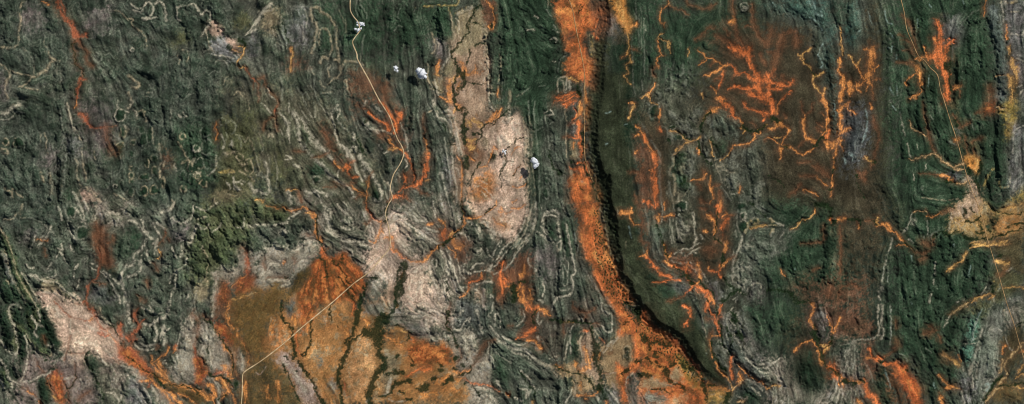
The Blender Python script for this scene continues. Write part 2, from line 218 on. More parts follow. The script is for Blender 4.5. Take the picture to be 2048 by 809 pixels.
# ---- row 1 -------------------------------------------------------------
tile(0,1)
bed('a'); O(2.5,'o',610,0,595,60); O(4.5,'r',625,95,670,120,690,160,710,200,740,220); O(2.5,'r',740,220,800,215,835,205); O(5,'b',845,200,850,250,855,300); O(4,'b',855,300,870,350,890,390); O(5,'b',890,390,930,425); O(1.2,'b',830,205,930,200)
A('olive',7,580,20,650,60,620,90,590,60); A('mauve',18,640,0,900,0,900,250,860,400,720,420,640,260); A('mauve',10,0,0,60,0,60,40,0,50)
P(4,'w',0,100,50,100,80,70,120,40,160,25); P(1.2,'g',0,150,60,150,100,130,130,90,190,100); P(1.2,'t',540,20,560,120,575,200,610,240,640,310); P(2,'w',535,20,555,110,580,200,600,235)
P(1,'g',480,80,490,180,510,270,500,300); P(1.2,'g',415,340,430,420,440,470,415,530); P(1.2,'t',350,260,375,310,365,360,380,430); P(1.2,'g',325,270,320,340); P(1,'g',160,230,190,300,195,400)
K(1.6,'t',45,330,26,26); K(1.5,'g',145,330,40,44); P(2,'t',0,380,50,390,50,420,0,400); K(1.6,'w',955,110,38,60); K(2,'t',955,370,32,36); K(2,'t',980,255,22,40); K(1.3,'w',917,680,14,16); K(1.2,'g',845,690,16,12); K(1.2,'g',970,650,16,16)
P(2.4,'t',395,580,405,660); P(2.4,'t',330,570,345,640); P(3,'g',420,650,405,800); P(3,'g',525,430,515,560,500,700,480,770); P(2,'t',600,470,620,500,610,590,640,680); P(3,'w',580,730,610,770,625,809); P(2,'t',690,690,740,740,800,809); P(1.4,'t',650,380,660,500,690,640)
P(2,'t',40,700,90,730,100,770); P(1.2,'t',100,700,140,740,180,770); P(1.5,'t',905,740,950,760,1010,790); P(1.5,'t',750,400,760,470); P(1.5,'t',910,340,920,400); P(1.2,'g',960,440,970,530,930,590); P(2,'t',985,190,1020,230); P(1.2,'w',940,0,930,40,990,80,1020,90)
A('grey',12,530,280,640,290,620,400,560,430); A('mauve',16,340,400,460,380,460,530,340,540); A('dgreen',14,500,720,640,690,560,809,480,809); A('pink',8,640,730,720,700,800,809,660,809)
R(12,8,230,380,245,540); R(10,6,190,480,210,620,240,800); R(12,7,90,40,190,90); R(10,6,330,590,345,800); R(10,7,410,600,420,790); R(12,8,510,450,490,770); R(9,6,560,560,580,640); R(12,7,560,300,580,400); R(10,6,490,60,500,200); R(9,5,60,470,80,520); R(9,5,20,540,60,590); R(10,6,130,600,160,680); R(10,6,40,640,60,720); R(10,6,470,260,480,400); R(11,5,730,540,750,620); R(11,5,830,520,840,600); R(9,5,640,200,660,330); V(8,6,240,420,250,560); V(7,5,440,680,440,800)
R(10,5,290,560,290,660); R(9,5,290,280,270,400)
tile(1,1)
K(1.8,'w',545,380,25,28); K(1.4,'g',620,245,42,44); K(1.5,'g',630,370,45,66); K(1.6,'t',435,285,20,26); K(1.4,'g',750,165,24,30); K(1.4,'g',820,210,38,50); K(1.6,'t',890,450,26,28); K(2,'t',960,510,32,45); K(1.2,'g',860,340,48,60); K(1.3,'g',770,280,22,34)
K(2,'w',880,680,36,34); K(1.4,'g',435,600,24,36); K(1.6,'t',440,700,22,26); K(1.5,'t',555,600,22,20); K(1.3,'g',575,500,32,40); K(1.3,'g',625,510,24,36); K(1.5,'t',495,530,20,40); K(1.5,'g',520,620,42,44); K(1.5,'t',600,660,30,26)
K(1.5,'g',110,240,24,24); K(1.5,'g',170,280,24,60); K(1.5,'t',210,710,34,40); K(1.4,'t',25,600,20,30); K(1.4,'t',20,540,14,16); K(1.4,'t',30,640,22,16); K(1.3,'g',120,310,34,55); K(1.4,'t',110,100,26,24); K(1.3,'g',40,330,24,22); K(1.4,'t',150,500,20,36); K(1.4,'g',210,460,26,32); K(1.4,'t',280,650,14,40); K(1.3,'g',130,610,44,26); K(1.2,'g',30,430,24,22); K(1.4,'t',130,720,30,34); K(1.3,'g',210,560,24,36); K(1.3,'g',20,720,24,50)
P(2.4,'w',0,60,30,20,20,0); P(2,'w',40,70,70,100,75,135); P(2,'t',100,80,140,120,145,170); P(1.6,'t',190,220,195,280,205,340); P(2,'w',405,115,420,130); P(2,'w',440,100,460,125); P(2,'t',400,330,440,390,470,450,495,480); P(2.4,'t',430,500,470,470,500,490); P(3,'t',510,500,530,470); P(2.4,'w',515,600,530,570,570,575)
P(2.2,'w',740,270,770,340,760,375); P(3.5,'w',825,320,828,360); P(3,'t',770,415,800,430,845,405); P(3,'t',890,500,930,510,950,500); P(2,'y',770,560,820,550,840,570,730,570); P(2.2,'w',700,440,705,500,690,550,640,590); P(2,'w',840,610,850,680,890,710); P(2,'w',780,640,820,700); P(2,'w',900,640,930,650); P(3,'w',970,660,1010,730); P(1.4,'t',855,275,900,280,930,330,960,290,990,350,1010,430); P(1.5,'t',985,480,995,560,970,590)
P(2,'t',245,345,250,430,265,490,250,540,255,620); P(2,'t',290,480,280,520); P(1.4,'t',350,790,370,809); P(2.2,'t',690,780,690,809); P(1.3,'t',880,560,960,600,1010,640); P(1.6,'y',800,750,860,760); P(1.3,'t',960,0,965,70); P(1,'g',340,40,350,240); P(1,'g',230,20,225,120); P(2,'w',370,510,390,560)
bed('c'); O(2.2,'o',705,170,700,220,712,260,710,320); O(1.5,'b',700,160,690,240)
A('olive',20,700,120,1020,100,1020,809,640,809,720,400); A('brown',16,290,330,350,340,350,560,300,560); A('dgreen',20,380,220,680,200,690,700,400,700); A('tan',14,700,720,1020,740,1020,809,660,809)
R(14,8,210,0,215,130); R(12,6,320,40,340,220); R(12,7,370,230,400,320); R(14,8,540,260,545,420); R(12,7,630,330,630,430); R(10,6,870,300,880,370); R(9,5,780,590,720,600); R(10,5,620,60,640,180); R(10,5,480,60,490,220); R(9,5,340,680,350,780); R(9,6,450,740,450,800); R(10,6,560,720,560,800); R(9,5,120,770,60,760); R(8,5,820,520,760,500); V(8,6,590,300,590,440); V(7,5,160,60,215,130); R(9,5,960,240,970,280)
tile(2,1)
P(3.5,'w',180,100,220,130,250,170,260,270); P(1,'w',265,270,270,340); P(4.5,'w',300,100,330,160,340,240,360,330,380,370); P(3.5,'w',380,380,440,440,500,490); P(4,'w',500,490,550,530,590,600,650,640); P(3,'w',650,640,720,680,760,730,780,770); P(3.5,'w',330,130,380,170,410,230,450,280,480,320); P(5,'w',480,320,520,370,570,410,600,460); P(2.5,'w',430,300,470,350,520,400)
P(1.4,'g',380,0,410,60,450,130,475,120,460,20); P(1.2,'g',340,20,380,110,420,160); P(3,'w',650,40,610,90,610,140); P(2,'w',610,140,625,230,650,310,670,350); P(5,'w',670,350,710,390,750,440,780,480); P(1.5,'w',620,70,670,80,640,150); P(1.4,'g',640,140,690,210,740,245); P(1.3,'g',800,90,810,160,825,220,860,235); K(2,'w',870,165,22,26); P(2.5,'w',890,190,880,220,940,230); P(3,'w',930,220,970,260); P(1.5,'w',940,230,1020,240)
P(3,'w',775,260,785,310); P(2.5,'w',770,370,800,370,790,410); P(6,'w',830,440,850,520,870,600); P(6,'w',850,480,900,550,940,610); P(3,'w',940,610,980,690,1010,740); P(2,'w',850,640,800,560,790,500); K(2.4,'w',965,755,36,48); P(2,'w',985,350,1000,390); P(2,'w',950,50,1000,90); K(2.2,'g',480,630,32,28); P(2.4,'w',390,725,440,735,490,720,540,735,570,760); P(2,'w',490,740,520,800); P(2.4,'w',230,470,280,460,250,440); P(3,'w',310,510,360,530)
P(4,'w',0,715,40,715); P(2.6,'w',50,740,90,740,105,710,100,640,70,600,90,600,95,540,70,490); P(1.2,'g',0,590,60,610); P(1.2,'g',0,440,20,520,30,590); P(1.4,'g',60,480,70,520); P(4,'w',260,720,280,809); P(2.2,'t',100,290,110,260,140,290); P(1,'g',500,20,540,70,580,110); P(2,'w',880,0,860,40); P(1.2,'w',260,0,265,100); P(1.3,'w',50,20,120,100); P(1.2,'g',150,170,190,230,215,270)
P(1,'g',100,430,110,600); P(1,'g',20,260,60,360,40,420); P(1,'g',150,440,170,560,160,700); P(2,'w',660,560,650,620); P(3,'w',750,400,720,440)
bed('b'); O(3.5,'r',155,65,145,95); O(2.5,'b',150,100,160,150,165,230); O(2,'b',150,130,90,150,60,200,55,240); O(1.3,'b',180,0,165,60); bed('c'); O(1.2,'b',300,400,390,405); O(2.5,'b',530,240,570,300,590,370,630,400); A('brown',14,490,150,580,220,650,380,760,480,720,520,640,500,600,400,560,280); O(1.4,'b',450,450,520,440,580,410)
bed('e'); O(3,'o',620,490,650,520,700,550); O(4.5,'r',690,540,740,520,730,570); O(3,'r',720,570,770,610,800,610); O(1.5,'b',610,650,680,660,750,680); O(2.2,'o',750,680,800,710,870,750); O(1.6,'o',880,800,890,680,900,600); O(2,'b',800,780,840,740,890,750); O(1.4,'b',750,500,790,480); O(1,'b',540,690,640,680); O(2,'b',340,720,360,809); O(1.5,'y',250,710,330,710); O(2,'b',750,660,790,650)
O(2,'b',800,40,880,70); O(3.5,'r',890,90,930,120,970,150,1020,180); O(3,'r',980,0,1020,40); O(5,'b',980,270,1020,280); O(1.6,'b',880,640,930,570); O(2,'y',0,790,60,800)
G(2,800,280,830,350,850,410); G(2,840,410,870,430); A('dgreen',10,360,200,430,260,430,360,380,350); A('olive',24,120,320,260,420,260,700,100,640); A('dgreen',12,370,470,560,520,600,600,420,600)
A('brown',20,760,0,900,60,800,100,770,200); A('olive',10,860,600,960,700,860,720)
R(11,6,395,260,400,340); R(10,5,560,180,620,220); R(10,6,790,300,800,380); R(11,6,330,580,340,680); R(10,5,480,550,470,560); R(10,6,60,680,70,720); R(10,5,640,170,670,230); R(9,5,90,180,100,200); R(10,5,900,330,920,380); R(9,5,200,640,230,700); R(10,5,300,620,320,720); V(6,4,400,190,470,310)
tile(3,1)
bed('e'); O(3.5,'r',0,20,20,60,100,200,90,260); O(4,'r',0,170,40,210,30,240); O(4,'r',80,200,130,130,110,90); O(2.5,'o',30,280,50,330,90,370,140,380); O(2.5,'y',40,380,100,380); O(2,'r',140,390,190,440,220,520,240,600,235,660); O(1.8,'b',320,110,310,200,330,280); O(2.6,'o',325,290,345,370,350,430); O(6,'r',350,430,340,500,330,560); O(4,'r',330,560,310,620,270,670); O(3,'r',270,670,210,680,150,690,120,720); O(3,'r',160,580,175,620,170,660); O(5,'r',150,730,140,760,80,770); O(2,'b',160,750,210,800); O(1.6,'b',260,690,300,730,360,750); O(2,'y',330,640,370,630); O(2,'b',60,770,20,809)
A('brown',18,60,30,170,120,180,300,130,400,40,300,0,200); A('brown',12,140,560,240,520,260,660,150,690)
P(1.3,'w',130,180,175,280,190,400); P(3,'w',395,0,410,80,450,140,500,150,530,180,530,250); P(1.6,'w',500,155,520,200); P(2.2,'w',460,90,520,80,550,110,500,120); P(4,'w',570,250,590,330,610,430); P(1.4,'g',570,200,600,240,640,230); P(1.4,'t',340,95,390,75); P(2.5,'w',840,0,855,60,890,95); P(2.4,'w',995,20,1000,130,970,180,945,160)
P(3,'g',400,390,430,460,450,540,480,640,500,740,520,809); P(3,'w',450,560,480,660,500,760); P(2,'w',540,370,545,500,560,600,580,720,580,809); P(1.4,'g',480,300,500,440,520,560,530,700); P(1.2,'g',400,620,440,660,470,760); P(3,'w',580,540,600,600); P(2,'w',30,650,60,720); P(1.2,'t',0,640,40,680,50,780); P(2,'w',0,420,30,400); P(1.2,'w',165,540,190,500,170,470); P(1.4,'w',0,240,60,270); P(1.2,'t',100,580,130,610); P(1.3,'g',200,680,250,730); P(1,'g',10,720,40,809)
A('palep',8,790,290,880,260,960,240,1020,210,1020,809,650,809,680,720,760,560,840,500,830,400,770,380); A('orangep',10,650,809,680,720,760,620,830,520,900,600,900,809); A('orangep',8,950,690,1020,660,1020,809,930,800); A('tan',8,760,290,850,260,880,360,770,380); A('dgreen',8,830,280,870,300,870,370,830,360)
A('pinktan',10,560,120,620,140,640,240,620,480,640,700,640,809,550,809,540,400,580,300); K(1.6,'t',865,440,36,44); A('brown',10,650,280,740,290,760,430,700,540,640,470); A('grey',10,480,430,540,450,540,740,500,700)
bed('d'); O(4.5,'o',500,0,540,15); O(5,'o',590,30,620,60); O(7,'y',660,190,700,160,740,170,770,190); O(6,'y',680,160,690,210); O(6,'o',820,170,860,150,900,100); O(3.5,'o',900,120,935,70); O(5,'y',650,310,690,310,720,300); O(5,'y',660,350,700,360,690,400); O(4,'b',750,400,790,430,750,470); O(2,'o',590,440,620,500,620,600,615,800); O(2,'o',760,530,830,500,870,380,900,390); O(3,'y',560,90,570,60); O(2,'b',740,100,750,130); O(2,'o',670,440,720,480)
G(3,560,0,590,60,650,60); G(4,650,100,640,150,630,240,640,330); G(4.5,655,450,660,520); G(2,830,180,780,210,770,280,730,340); G(1.6,1000,70,920,130,860,190); G(1.4,1000,370,960,430,970,480,930,560,930,680); G(1,0,0,5,5); G(1.2,980,480,1020,485); G(2,650,200,640,290); G(3,480,180,490,230); G(1.2,770,480,720,560,680,680); G(1,500,345,570,350); G(1.5,700,260,780,250)
P(1.5,'w',780,640,820,660); P(1.2,'w',720,680,780,690,840,740,880,790); P(1.2,'w',760,720,820,760); G(1.5,770,620,800,620)
P(4,'w',905,290,920,360); P(4,'w',940,280,960,340); P(3,'w',960,420,950,520); 
R(10,6,240,100,220,220); R(11,6,280,330,300,480); R(9,5,490,460,500,560); R(8,5,880,30,890,70); R(9,5,800,300,800,370); R(8,5,980,150,1000,120); R(9,6,340,200,380,350); R(10,5,250,500,270,640); R(9,5,20,460,40,560); R(10,6,110,450,90,500); R(10,5,380,700,340,740); R(10,5,960,280,970,330); R(10,5,980,560,1000,620); R(9,4,860,600,870,700); R(9,4,700,640,740,780)
tile(4,1)
A('palep',7,0,60,60,60,100,250,110,450,110,809,0,809); A('dgreen',16,50,0,260,0,280,300,230,500,250,809,130,809,110,300); A('greygreen',16,270,0,440,0,460,300,470,600,480,809,260,809,240,500)
P(1.6,'t',85,140,100,240,105,330,100,440,120,560,130,660,120,800); P(1.4,'g',135,0,140,150,160,230,155,380); P(1.4,'g',185,0,172,80,185,200,200,350,210,500,220,650); P(1.2,'g',150,500,180,640,180,800); P(1.2,'g',160,240,190,240,240,210); P(1.5,'w',265,100,300,70,330,110,270,115); P(1,'g',300,190,330,170); P(1.2,'g',265,120,270,180); P(1,'t',420,60,435,180,430,330,435,450); P(.9,'g',215,660,220,809); P(1.2,'g',280,280,300,380,300,480)
K(1.5,'g',278,640,16,28); K(1.5,'g',270,740,22,46); P(3,'w',0,210,30,240,40,300); P(3,'w',50,210,70,290); P(1.4,'b2',0,350,60,300,100,285); P(1.6,'w',20,170,60,190,80,240); G(1.2,0,345,50,300,90,288); G(1.2,10,600,40,550,70,515); 
bed('d'); O(1.4,'o',70,515,30,550,10,600); O(2.4,'o',0,680,60,690,110,670); O(1,'o',0,430,20,380,60,370); O(2,'o',60,620,80,600); O(2.4,'o',0,809,40,795)
bed('m'); O(5,'r',420,30,460,10,500,0); O(2.4,'r',490,60,520,110,480,160); O(3.5,'o',540,0,550,80,520,130); O(4.5,'r',525,160,535,230,535,300); O(4.5,'r',540,310,555,370,560,450); O(2.2,'r',460,290,540,300); O(2,'o',495,330,490,390); O(4,'r',510,490,560,490); O(7,'r',500,540,550,560,560,600); A('orange',6,470,640,500,600,560,590,620,640,640,720,660,809,490,809); O(10,'r',520,660,510,740,530,809); O(6,'r',600,620,610,720,600,809); O(2,'b',450,200,470,180,500,170); O(1.4,'b',410,290,460,280); O(1.6,'r',460,520,490,560); O(4,'r',590,490,600,560)
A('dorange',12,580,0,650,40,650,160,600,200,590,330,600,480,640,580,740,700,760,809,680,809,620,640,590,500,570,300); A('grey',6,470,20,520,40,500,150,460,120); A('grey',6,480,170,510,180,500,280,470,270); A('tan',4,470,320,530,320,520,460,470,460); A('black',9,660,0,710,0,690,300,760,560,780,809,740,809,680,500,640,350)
P(2.4,'y',530,50,540,90); P(1.2,'t',480,190,500,170); P(2.4,'t',470,560,480,620); P(3,'w',545,640,580,650); G(2,470,470,475,490); G(1.4,560,480,575,560,620,600,660,700,690,800); G(1.4,570,250,570,400); G(1.4,545,500,540,520); G(2,540,690,560,720); G(1,565,380,560,460); A('olive',7,590,580,640,600,720,780,680,809,640,700)
SCP(1,710,0,690,150,685,250,690,400,720,500,740,580,790,600,790,700,800,809)
bed('n'); O(3.5,'y',980,20,955,80,935,150); O(2,'o',930,10,980,15); bed('o'); O(2,'o',985,200,1020,220); O(3,'o',980,280,1020,270); O(2,'o',985,420,1010,400); O(3,'b',950,570,1020,570); O(2,'b',980,740,990,809); O(2,'b',1000,590,990,640)
P(1,'b',900,190,915,190); P(1,'b',745,100,790,85); P(1,'b',750,350,760,345); G(2.2,300,400,320,520,390,580); V(7,5,290,420,320,530,390,590); R(10,5,390,520,400,560); R(10,5,330,420,360,480); R(9,4,100,300,105,440); R(10,5,290,80,320,110); R(11,5,380,640,400,750); R(9,5,200,440,215,600); R(9,5,150,60,160,200); R(10,5,330,250,350,350); R(10,5,310,580,330,700)
R(10,4,850,60,880,100); R(10,4,880,460,900,560); R(10,4,840,660,860,740)
tile(5,1)
bed('o'); O(2.5,'o',0,240,30,270,60,340,110,410); O(4,'r',30,260,50,330); O(5,'r',100,410,120,460,130,520); O(7,'r',110,540,120,620,125,700,125,809); O(4,'b',20,540,20,640); O(4,'r',30,800,40,809); O(1.6,'y',90,10,140,40); O(2.6,'o',160,60,152,130,150,170); O(3.5,'r',155,210,165,250); O(2,'b',40,380,90,400); O(2,'o',100,560,70,550); A('brown',14,0,280,70,380,110,520,110,809,0,809)
P(2.6,'g',20,190,50,240,80,310,120,370,155,430,155,600,165,809); K(1.6,'g',112,90,42,55); P(1.4,'g',170,200,215,230,220,310,240,330); P(2,'w',145,20,155,60); P(2.6,'t',330,370,290,410,260,440,265,500,235,560,240,590,270,600,280,700,270,750); P(2.4,'g',230,640,240,720,260,800); P(3,'w',320,740,290,809); P(2,'g',215,720,240,790); P(1.4,'g',50,20,90,50,60,100)
P(7,'w',460,80,420,130); P(4,'w',480,70,450,70); P(5,'w',310,170,330,210); P(6,'w',370,170,390,220,430,260); P(4,'w',340,190,350,230); P(5,'w',400,290,440,260); P(6,'w',390,480,430,500,400,560); P(6,'w',340,530,360,560); P(6,'w',420,400,430,460); P(5,'w',370,370,390,400); P(6,'w',515,290,530,300); P(5,'w',250,100,270,120); P(4,'w',530,390,530,420); P(6,'w',740,400,750,480,730,540); P(6,'w',720,470,710,520); P(6,'w',730,600,770,640,750,690); P(5,'w',700,620,720,660); P(5,'w',900,720,940,700,920,760); P(4,'w',940,680,980,670); P(4,'w',600,260,610,300); P(4,'w',540,150,560,180); P(4,'w',860,780,820,760); P(4,'w',420,690,430,740); P(4,'w',240,260,270,290,240,310)
P(1.6,'t',560,350,580,400,600,460,610,540,640,590); P(2.4,'t',640,600,660,650,690,600,720,570,760,575); P(2.4,'t',630,560,660,545,700,560); P(1.5,'w',640,680,680,730,720,790); P(1.5,'w',700,690,720,740,780,740); P(1.3,'g',660,700,690,770); P(2,'w',520,470,560,470,545,500,580,520); P(1.4,'g',490,280,485,380,520,440); P(1.4,'g',440,470,430,560,400,610,400,680); P(1.6,'t',600,470,670,450,720,410); P(1.5,'t',780,640,800,700,830,740); P(3,'t',640,480,660,520,620,520); P(1.4,'g',395,620,390,700,350,760)
bed('g'); O(6,'r',640,0,680,20,720,50); O(4,'o',640,50,590,75,550,85); O(5,'r',730,60,740,110,770,130); O(2.5,'o',770,130,810,170,815,200); O(2,'y',800,210,840,220,820,260); O(3.5,'r',820,10,870,70,940,85,1000,120); O(4,'r',960,80,1020,100); O(3.5,'r',1000,130,980,155); O(5,'r',990,0,1020,10); O(2.2,'y',540,90,520,120,505,160); O(2.2,'o',960,250,910,260,920,290,880,330); O(3,'o',860,340,850,350); O(2.2,'o',840,350,780,355,740,360,720,410); O(1.6,'y',720,410,680,450,640,470); O(2,'y',940,230,990,210,1020,190); O(1.5,'b',990,320,1020,290); O(1.4,'b',880,170,930,210)
bed('p'); O(1.6,'y',240,240,310,250,350,300,390,330); O(2,'y',480,290,420,320,360,340,310,370,280,400); O(2.2,'y',330,370,280,420); O(1.6,'o',460,370,470,420); O(1.6,'y',550,310,575,370,580,450)
bed('q'); O(2,'o',400,640,450,630,500,620,530,580); O(2,'b',500,560,520,620); O(2,'o',565,600,555,680,580,740,595,780); O(1.6,'b',560,690,630,670); O(2.5,'b',460,660,490,700); O(2,'o',795,680,795,740); O(2,'b',470,780,520,809); O(3,'b',640,720,630,800); O(2,'o',570,800,560,809); A('dbrown',14,440,480,560,560,600,640,680,760,640,809,440,809)
G(2.6,560,85,520,130,495,190,485,250); G(3,820,195,860,230,940,240,1000,200); G(2.4,250,210,265,215); G(1.5,300,230,340,280,400,310); G(1.4,220,300,240,330); G(3,310,430,330,440); G(3,350,600,350,640,330,660); G(2.4,570,290,580,330,620,360); G(2.5,470,320,480,400,520,460,570,510); A('dgreen',12,270,430,340,400,360,460,340,570,400,600,390,720,320,700,290,600,260,570); A('greygreen',20,560,100,740,100,800,200,840,300,740,340,600,280); A('greygreen',26,780,420,1020,300,1020,700,820,680)
A('dgreen',14,580,330,700,340,690,430,610,430); K(1.2,'g',305,295,34,24); K(1.2,'w',262,213,22,16)
R(12,7,460,80,430,150); R(14,8,340,180,360,240); R(12,7,400,180,430,250); R(10,6,530,280,540,430); R(12,7,420,380,400,540); R(12,7,320,440,310,560); R(12,7,350,640,350,690); R(10,6,740,420,730,540); R(10,6,740,600,750,680); R(11,6,640,360,660,420); R(12,6,640,140,660,220); R(11,5,700,160,740,210); R(12,6,920,700,930,760); R(12,6,900,440,940,520); R(12,5,840,560,900,600); R(12,5,980,440,960,380); R(10,5,240,100,270,120); V(8,6,340,270,400,320); V(8,6,480,260,490,400)
tile(6,1)
A('dbrown',30,0,0,440,0,460,300,540,400,500,809,0,809); A('dbrown',30,780,0,960,0,960,500,700,520,640,809,500,809); A('purple',16,620,60,760,20,810,200,790,400,680,520,620,620,570,500,600,380,570,320,600,260,590,130); A('teal',12,500,0,555,0,550,220,530,270,510,100); A('dgreen',26,940,0,1020,0,1020,400,960,380)
bed('g'); O(7,'r',20,0,35,60,20,110); O(3,'o',100,0,75,50,65,110); O(6,'o',60,205,90,180,120,200); O(3,'o',0,220,60,215); O(3,'o',130,210,165,230,150,260); O(2.2,'o',150,260,130,310,115,340); O(4.5,'o',95,370,105,400); O(2,'o',105,410,100,450,90,465); O(1.6,'o',0,295,40,300,90,350); O(1.4,'y',50,290,110,290); O(2,'b',130,110,150,140); O(3,'o',130,355,180,370,230,405,270,430); O(3,'o',280,430,330,405,370,375)
O(1.5,'b',265,0,270,60,290,110,340,80,355,20); O(3,'o',290,110,285,170,285,240,290,280); O(4,'o',290,290,330,310,370,330); O(2,'b',300,310,250,360); 
bed('h'); O(4.5,'o',440,0,470,50,475,120,470,200,465,240); O(4,'r',490,240,475,280,460,290); O(3,'o',460,240,430,280); O(2,'b',390,170,440,210); O(1.6,'b',420,95,460,130); O(2,'b',380,210,430,250); O(6,'o',460,325,480,370); O(7,'o',500,330,530,340,520,370); O(4,'o',560,310,590,310); O(2,'o',570,320,600,400); O(3.5,'o',545,370,540,420,530,450); O(2.6,'o',525,470,525,550); O(2.6,'o',515,590,515,640); O(3,'o',515,640,508,690); O(2.6,'o',505,720,500,755); O(4,'b',380,520,440,570,490,600); O(2,'o',390,600,430,650,470,680); O(1.4,'b',240,490,330,490); O(2,'b',250,600,380,600); O(2.4,'o',280,710,330,715,400,760); O(2,'b',260,660,230,710,170,750)
bed('i'); O(4,'o',590,40,575,80,580,150,570,210); O(3,'o',580,50,640,30,640,70,695,105); O(2,'b',650,10,620,40); O(5,'o',560,270,600,245,650,220); O(4,'o',570,170,580,210); O(2.4,'o',820,20,830,70); O(3.2,'b',840,130,855,200,870,240); O(2,'b',880,250,880,330,860,400,850,470); O(2.5,'y',780,440,800,480,850,480); O(2,'b',840,490,820,530); O(3,'b',780,570,750,600,770,640); O(3,'b',720,560,740,610)
G(4.5,30,140,80,165); G(2.2,470,300,420,300,390,340,370,360); G(2.2,850,480,840,495); G(1.8,135,360,160,365); G(1.2,530,450,525,480); G(1.4,520,545,518,580); G(1.4,510,690,500,720); G(1,710,650,740,710,765,770); G(1,0,590,60,620,130,670); G(2,700,600,720,600); G(2,10,10,10,10)
P(3,'b',650,420,690,450); P(2,'b',770,60,790,130,780,250,750,330); P(2,'b',600,450,620,490); P(1.4,'b',680,440,670,480); P(1.6,'b',530,0,535,120); P(1.2,'b',990,40,1020,80)
R(14,7,690,120,700,250,660,420); R(12,7,525,0,525,230); R(10,4,330,640,340,690); R(10,4,250,670,350,690); R(10,4,60,540,90,600); R(10,4,300,770,360,780); R(9,4,990,60,990,300); R(14,5,430,780,500,790); R(12,4,900,680,960,720); R(12,4,820,740,880,760); R(10,4,150,560,190,620); R(9,4,40,260,100,260); R(10,4,180,190,190,260); R(10,4,380,60,400,130)
tile(7,1)
A('dgreen',30,0,0,220,0,290,400,380,480,540,540,560,809,0,809); A('dgreen',24,560,60,740,100,900,150,900,700,740,809,660,809,680,500,640,300); A('olive',9,430,0,470,0,500,160,590,170,520,220,560,380,540,440,500,300,450,120); A('gold2',9,800,60,960,0,960,100,930,280,880,320,890,160); A('grey',12,940,220,1020,160,1020,700,930,809,920,500); A('gold2',8,920,770,1020,700,1020,809,900,809); A('pinktan',8,560,600,640,650,660,809,540,809,590,720)
bed('j'); O(1.4,'t',100,465,150,470,220,445,290,425); O(2.2,'t',300,420,340,440,370,480,420,510,450,530); O(2.4,'t',450,535,530,500,520,510); O(2,'t',460,540,545,550); O(1.4,'b',215,0,225,100,250,200); O(2.4,'b',250,210,270,290,300,390); O(1.4,'t',110,160,130,220,190,250,250,280); O(2.4,'o',355,600,400,600,430,630,480,650); O(3,'t',480,650,530,660,560,650); P(2,'w',520,640,550,625); O(1,'b',180,580,340,590); O(1.2,'t',540,540,550,560); O(2,'t',300,420,310,400)
bed('k'); O(5,'b',750,0,740,60); O(6,'b',700,90,760,90); O(2,'b',640,95,700,95); A('rust',6,720,20,770,20,790,95,690,100); O(2,'t',800,40,840,60,880,65); bed('j'); O(5,'y',560,460,590,440,630,460,650,510); O(4,'y',640,500,640,560); A('gold',6,560,450,610,430,660,490,640,590,600,520,560,500); O(5,'o',480,310,490,330); P(4,'w',490,230,500,260); P(3,'w',510,260,515,290); P(3,'pink',430,330,470,350); O(1.2,'b',450,110,510,200); O(2,'b',510,220,590,170); O(2,'b',600,330,690,290); A('olive',9,540,300,620,330,690,280,700,310,640,400,560,340); O(1.5,'b',550,280,570,400,590,440); O(1.6,'b',620,370,620,430)
P(1.2,'w',35,90,50,180,70,280); P(1.2,'w',90,340,105,400,115,450); P(1,'w',240,510,235,550); P(1,'w',140,580,145,630); P(1,'w',170,350,175,380); P(1.2,'g',270,120,290,150); P(1,'g',585,100,600,180); P(1.2,'g',600,180,625,230); P(1,'w',600,680,620,740); P(2,'y',700,700,720,630,760,560,780,540); P(4,'w',945,340,960,420,960,500); P(4,'w',960,520,990,560,1000,600); P(2.4,'w',935,250,930,420); P(2,'w',970,610,940,680,930,720); P(2,'w',1020,560,970,620); P(1,'w',950,230,1020,200); P(2,'y',820,640,840,690,900,680,910,600); P(1.2,'t',350,790,420,795,500,780); P(1.3,'g',200,690,215,680,210,710,200,690); P(1,'t',210,770,280,780,350,790); P(2,'w',520,650,560,640); P(2,'w',370,600,400,590)
G(3.5,670,490,680,530,650,570); G(2,640,600,640,650,660,720); G(3.5,575,560,580,590); G(2,400,640,470,650); A('purple',9,420,560,490,560,520,620,460,640,430,610); G(2.4,540,750,600,740); G(2,470,160,490,200); G(2,520,270,525,300); G(1.4,600,640,640,660)
R(12,7,330,60,340,200,400,330); R(12,6,350,200,390,360,430,440); R(12,7,860,20,850,60); R(12,7,850,140,840,280); R(14,8,830,340,840,560); R(12,7,700,320,720,420); R(12,7,760,600,770,760); R(9,5,460,590,480,620); R(10,5,600,120,620,260); R(10,6,690,160,720,240); R(9,5,590,530,600,560); R(9,5,250,60,280,200); R(9,4,180,80,200,200); R(9,4,470,700,480,760); R(9,4,60,340,70,420); R(12,6,870,640,880,780); R(10,5,600,340,620,360); R(9,4,120,60,130,160); V(7,5,370,330,400,470); V(7,5,790,440,810,640)
# ---- row 2 -------------------------------------------------------------
tile(0,2)
A('dgreen',12,0,230,60,280,120,440,180,640,280,809,0,809); A('olive2',3,10,250,60,280,110,420,140,540,200,660,270,790,220,809,130,640,90,480,50,350); A('grey',4,10,400,60,440,80,560,120,640,100,660,50,560)
P(1.6,'t',0,215,50,280,80,350,100,420,120,520,150,600,200,690,260,780,275,809); P(1.3,'t',30,370,70,500,100,610,150,700,200,790); P(2,'g',10,390,60,490,90,600,140,690,200,800); P(1.3,'w',170,560,230,660,300,770,330,809); P(1.6,'t',50,620,100,700)
P(3,'w',210,590,280,590,310,620,370,635,430,640,480,670,530,720,600,770); A('pink',6,320,710,420,720,540,790,560,809,330,809,300,740); P(2,'w',340,720,430,730,520,790); P(2.4,'w',620,0,650,60,670,140,685,180); P(1.6,'w',670,0,710,70,740,150); P(2,'w',600,50,640,110,660,160)
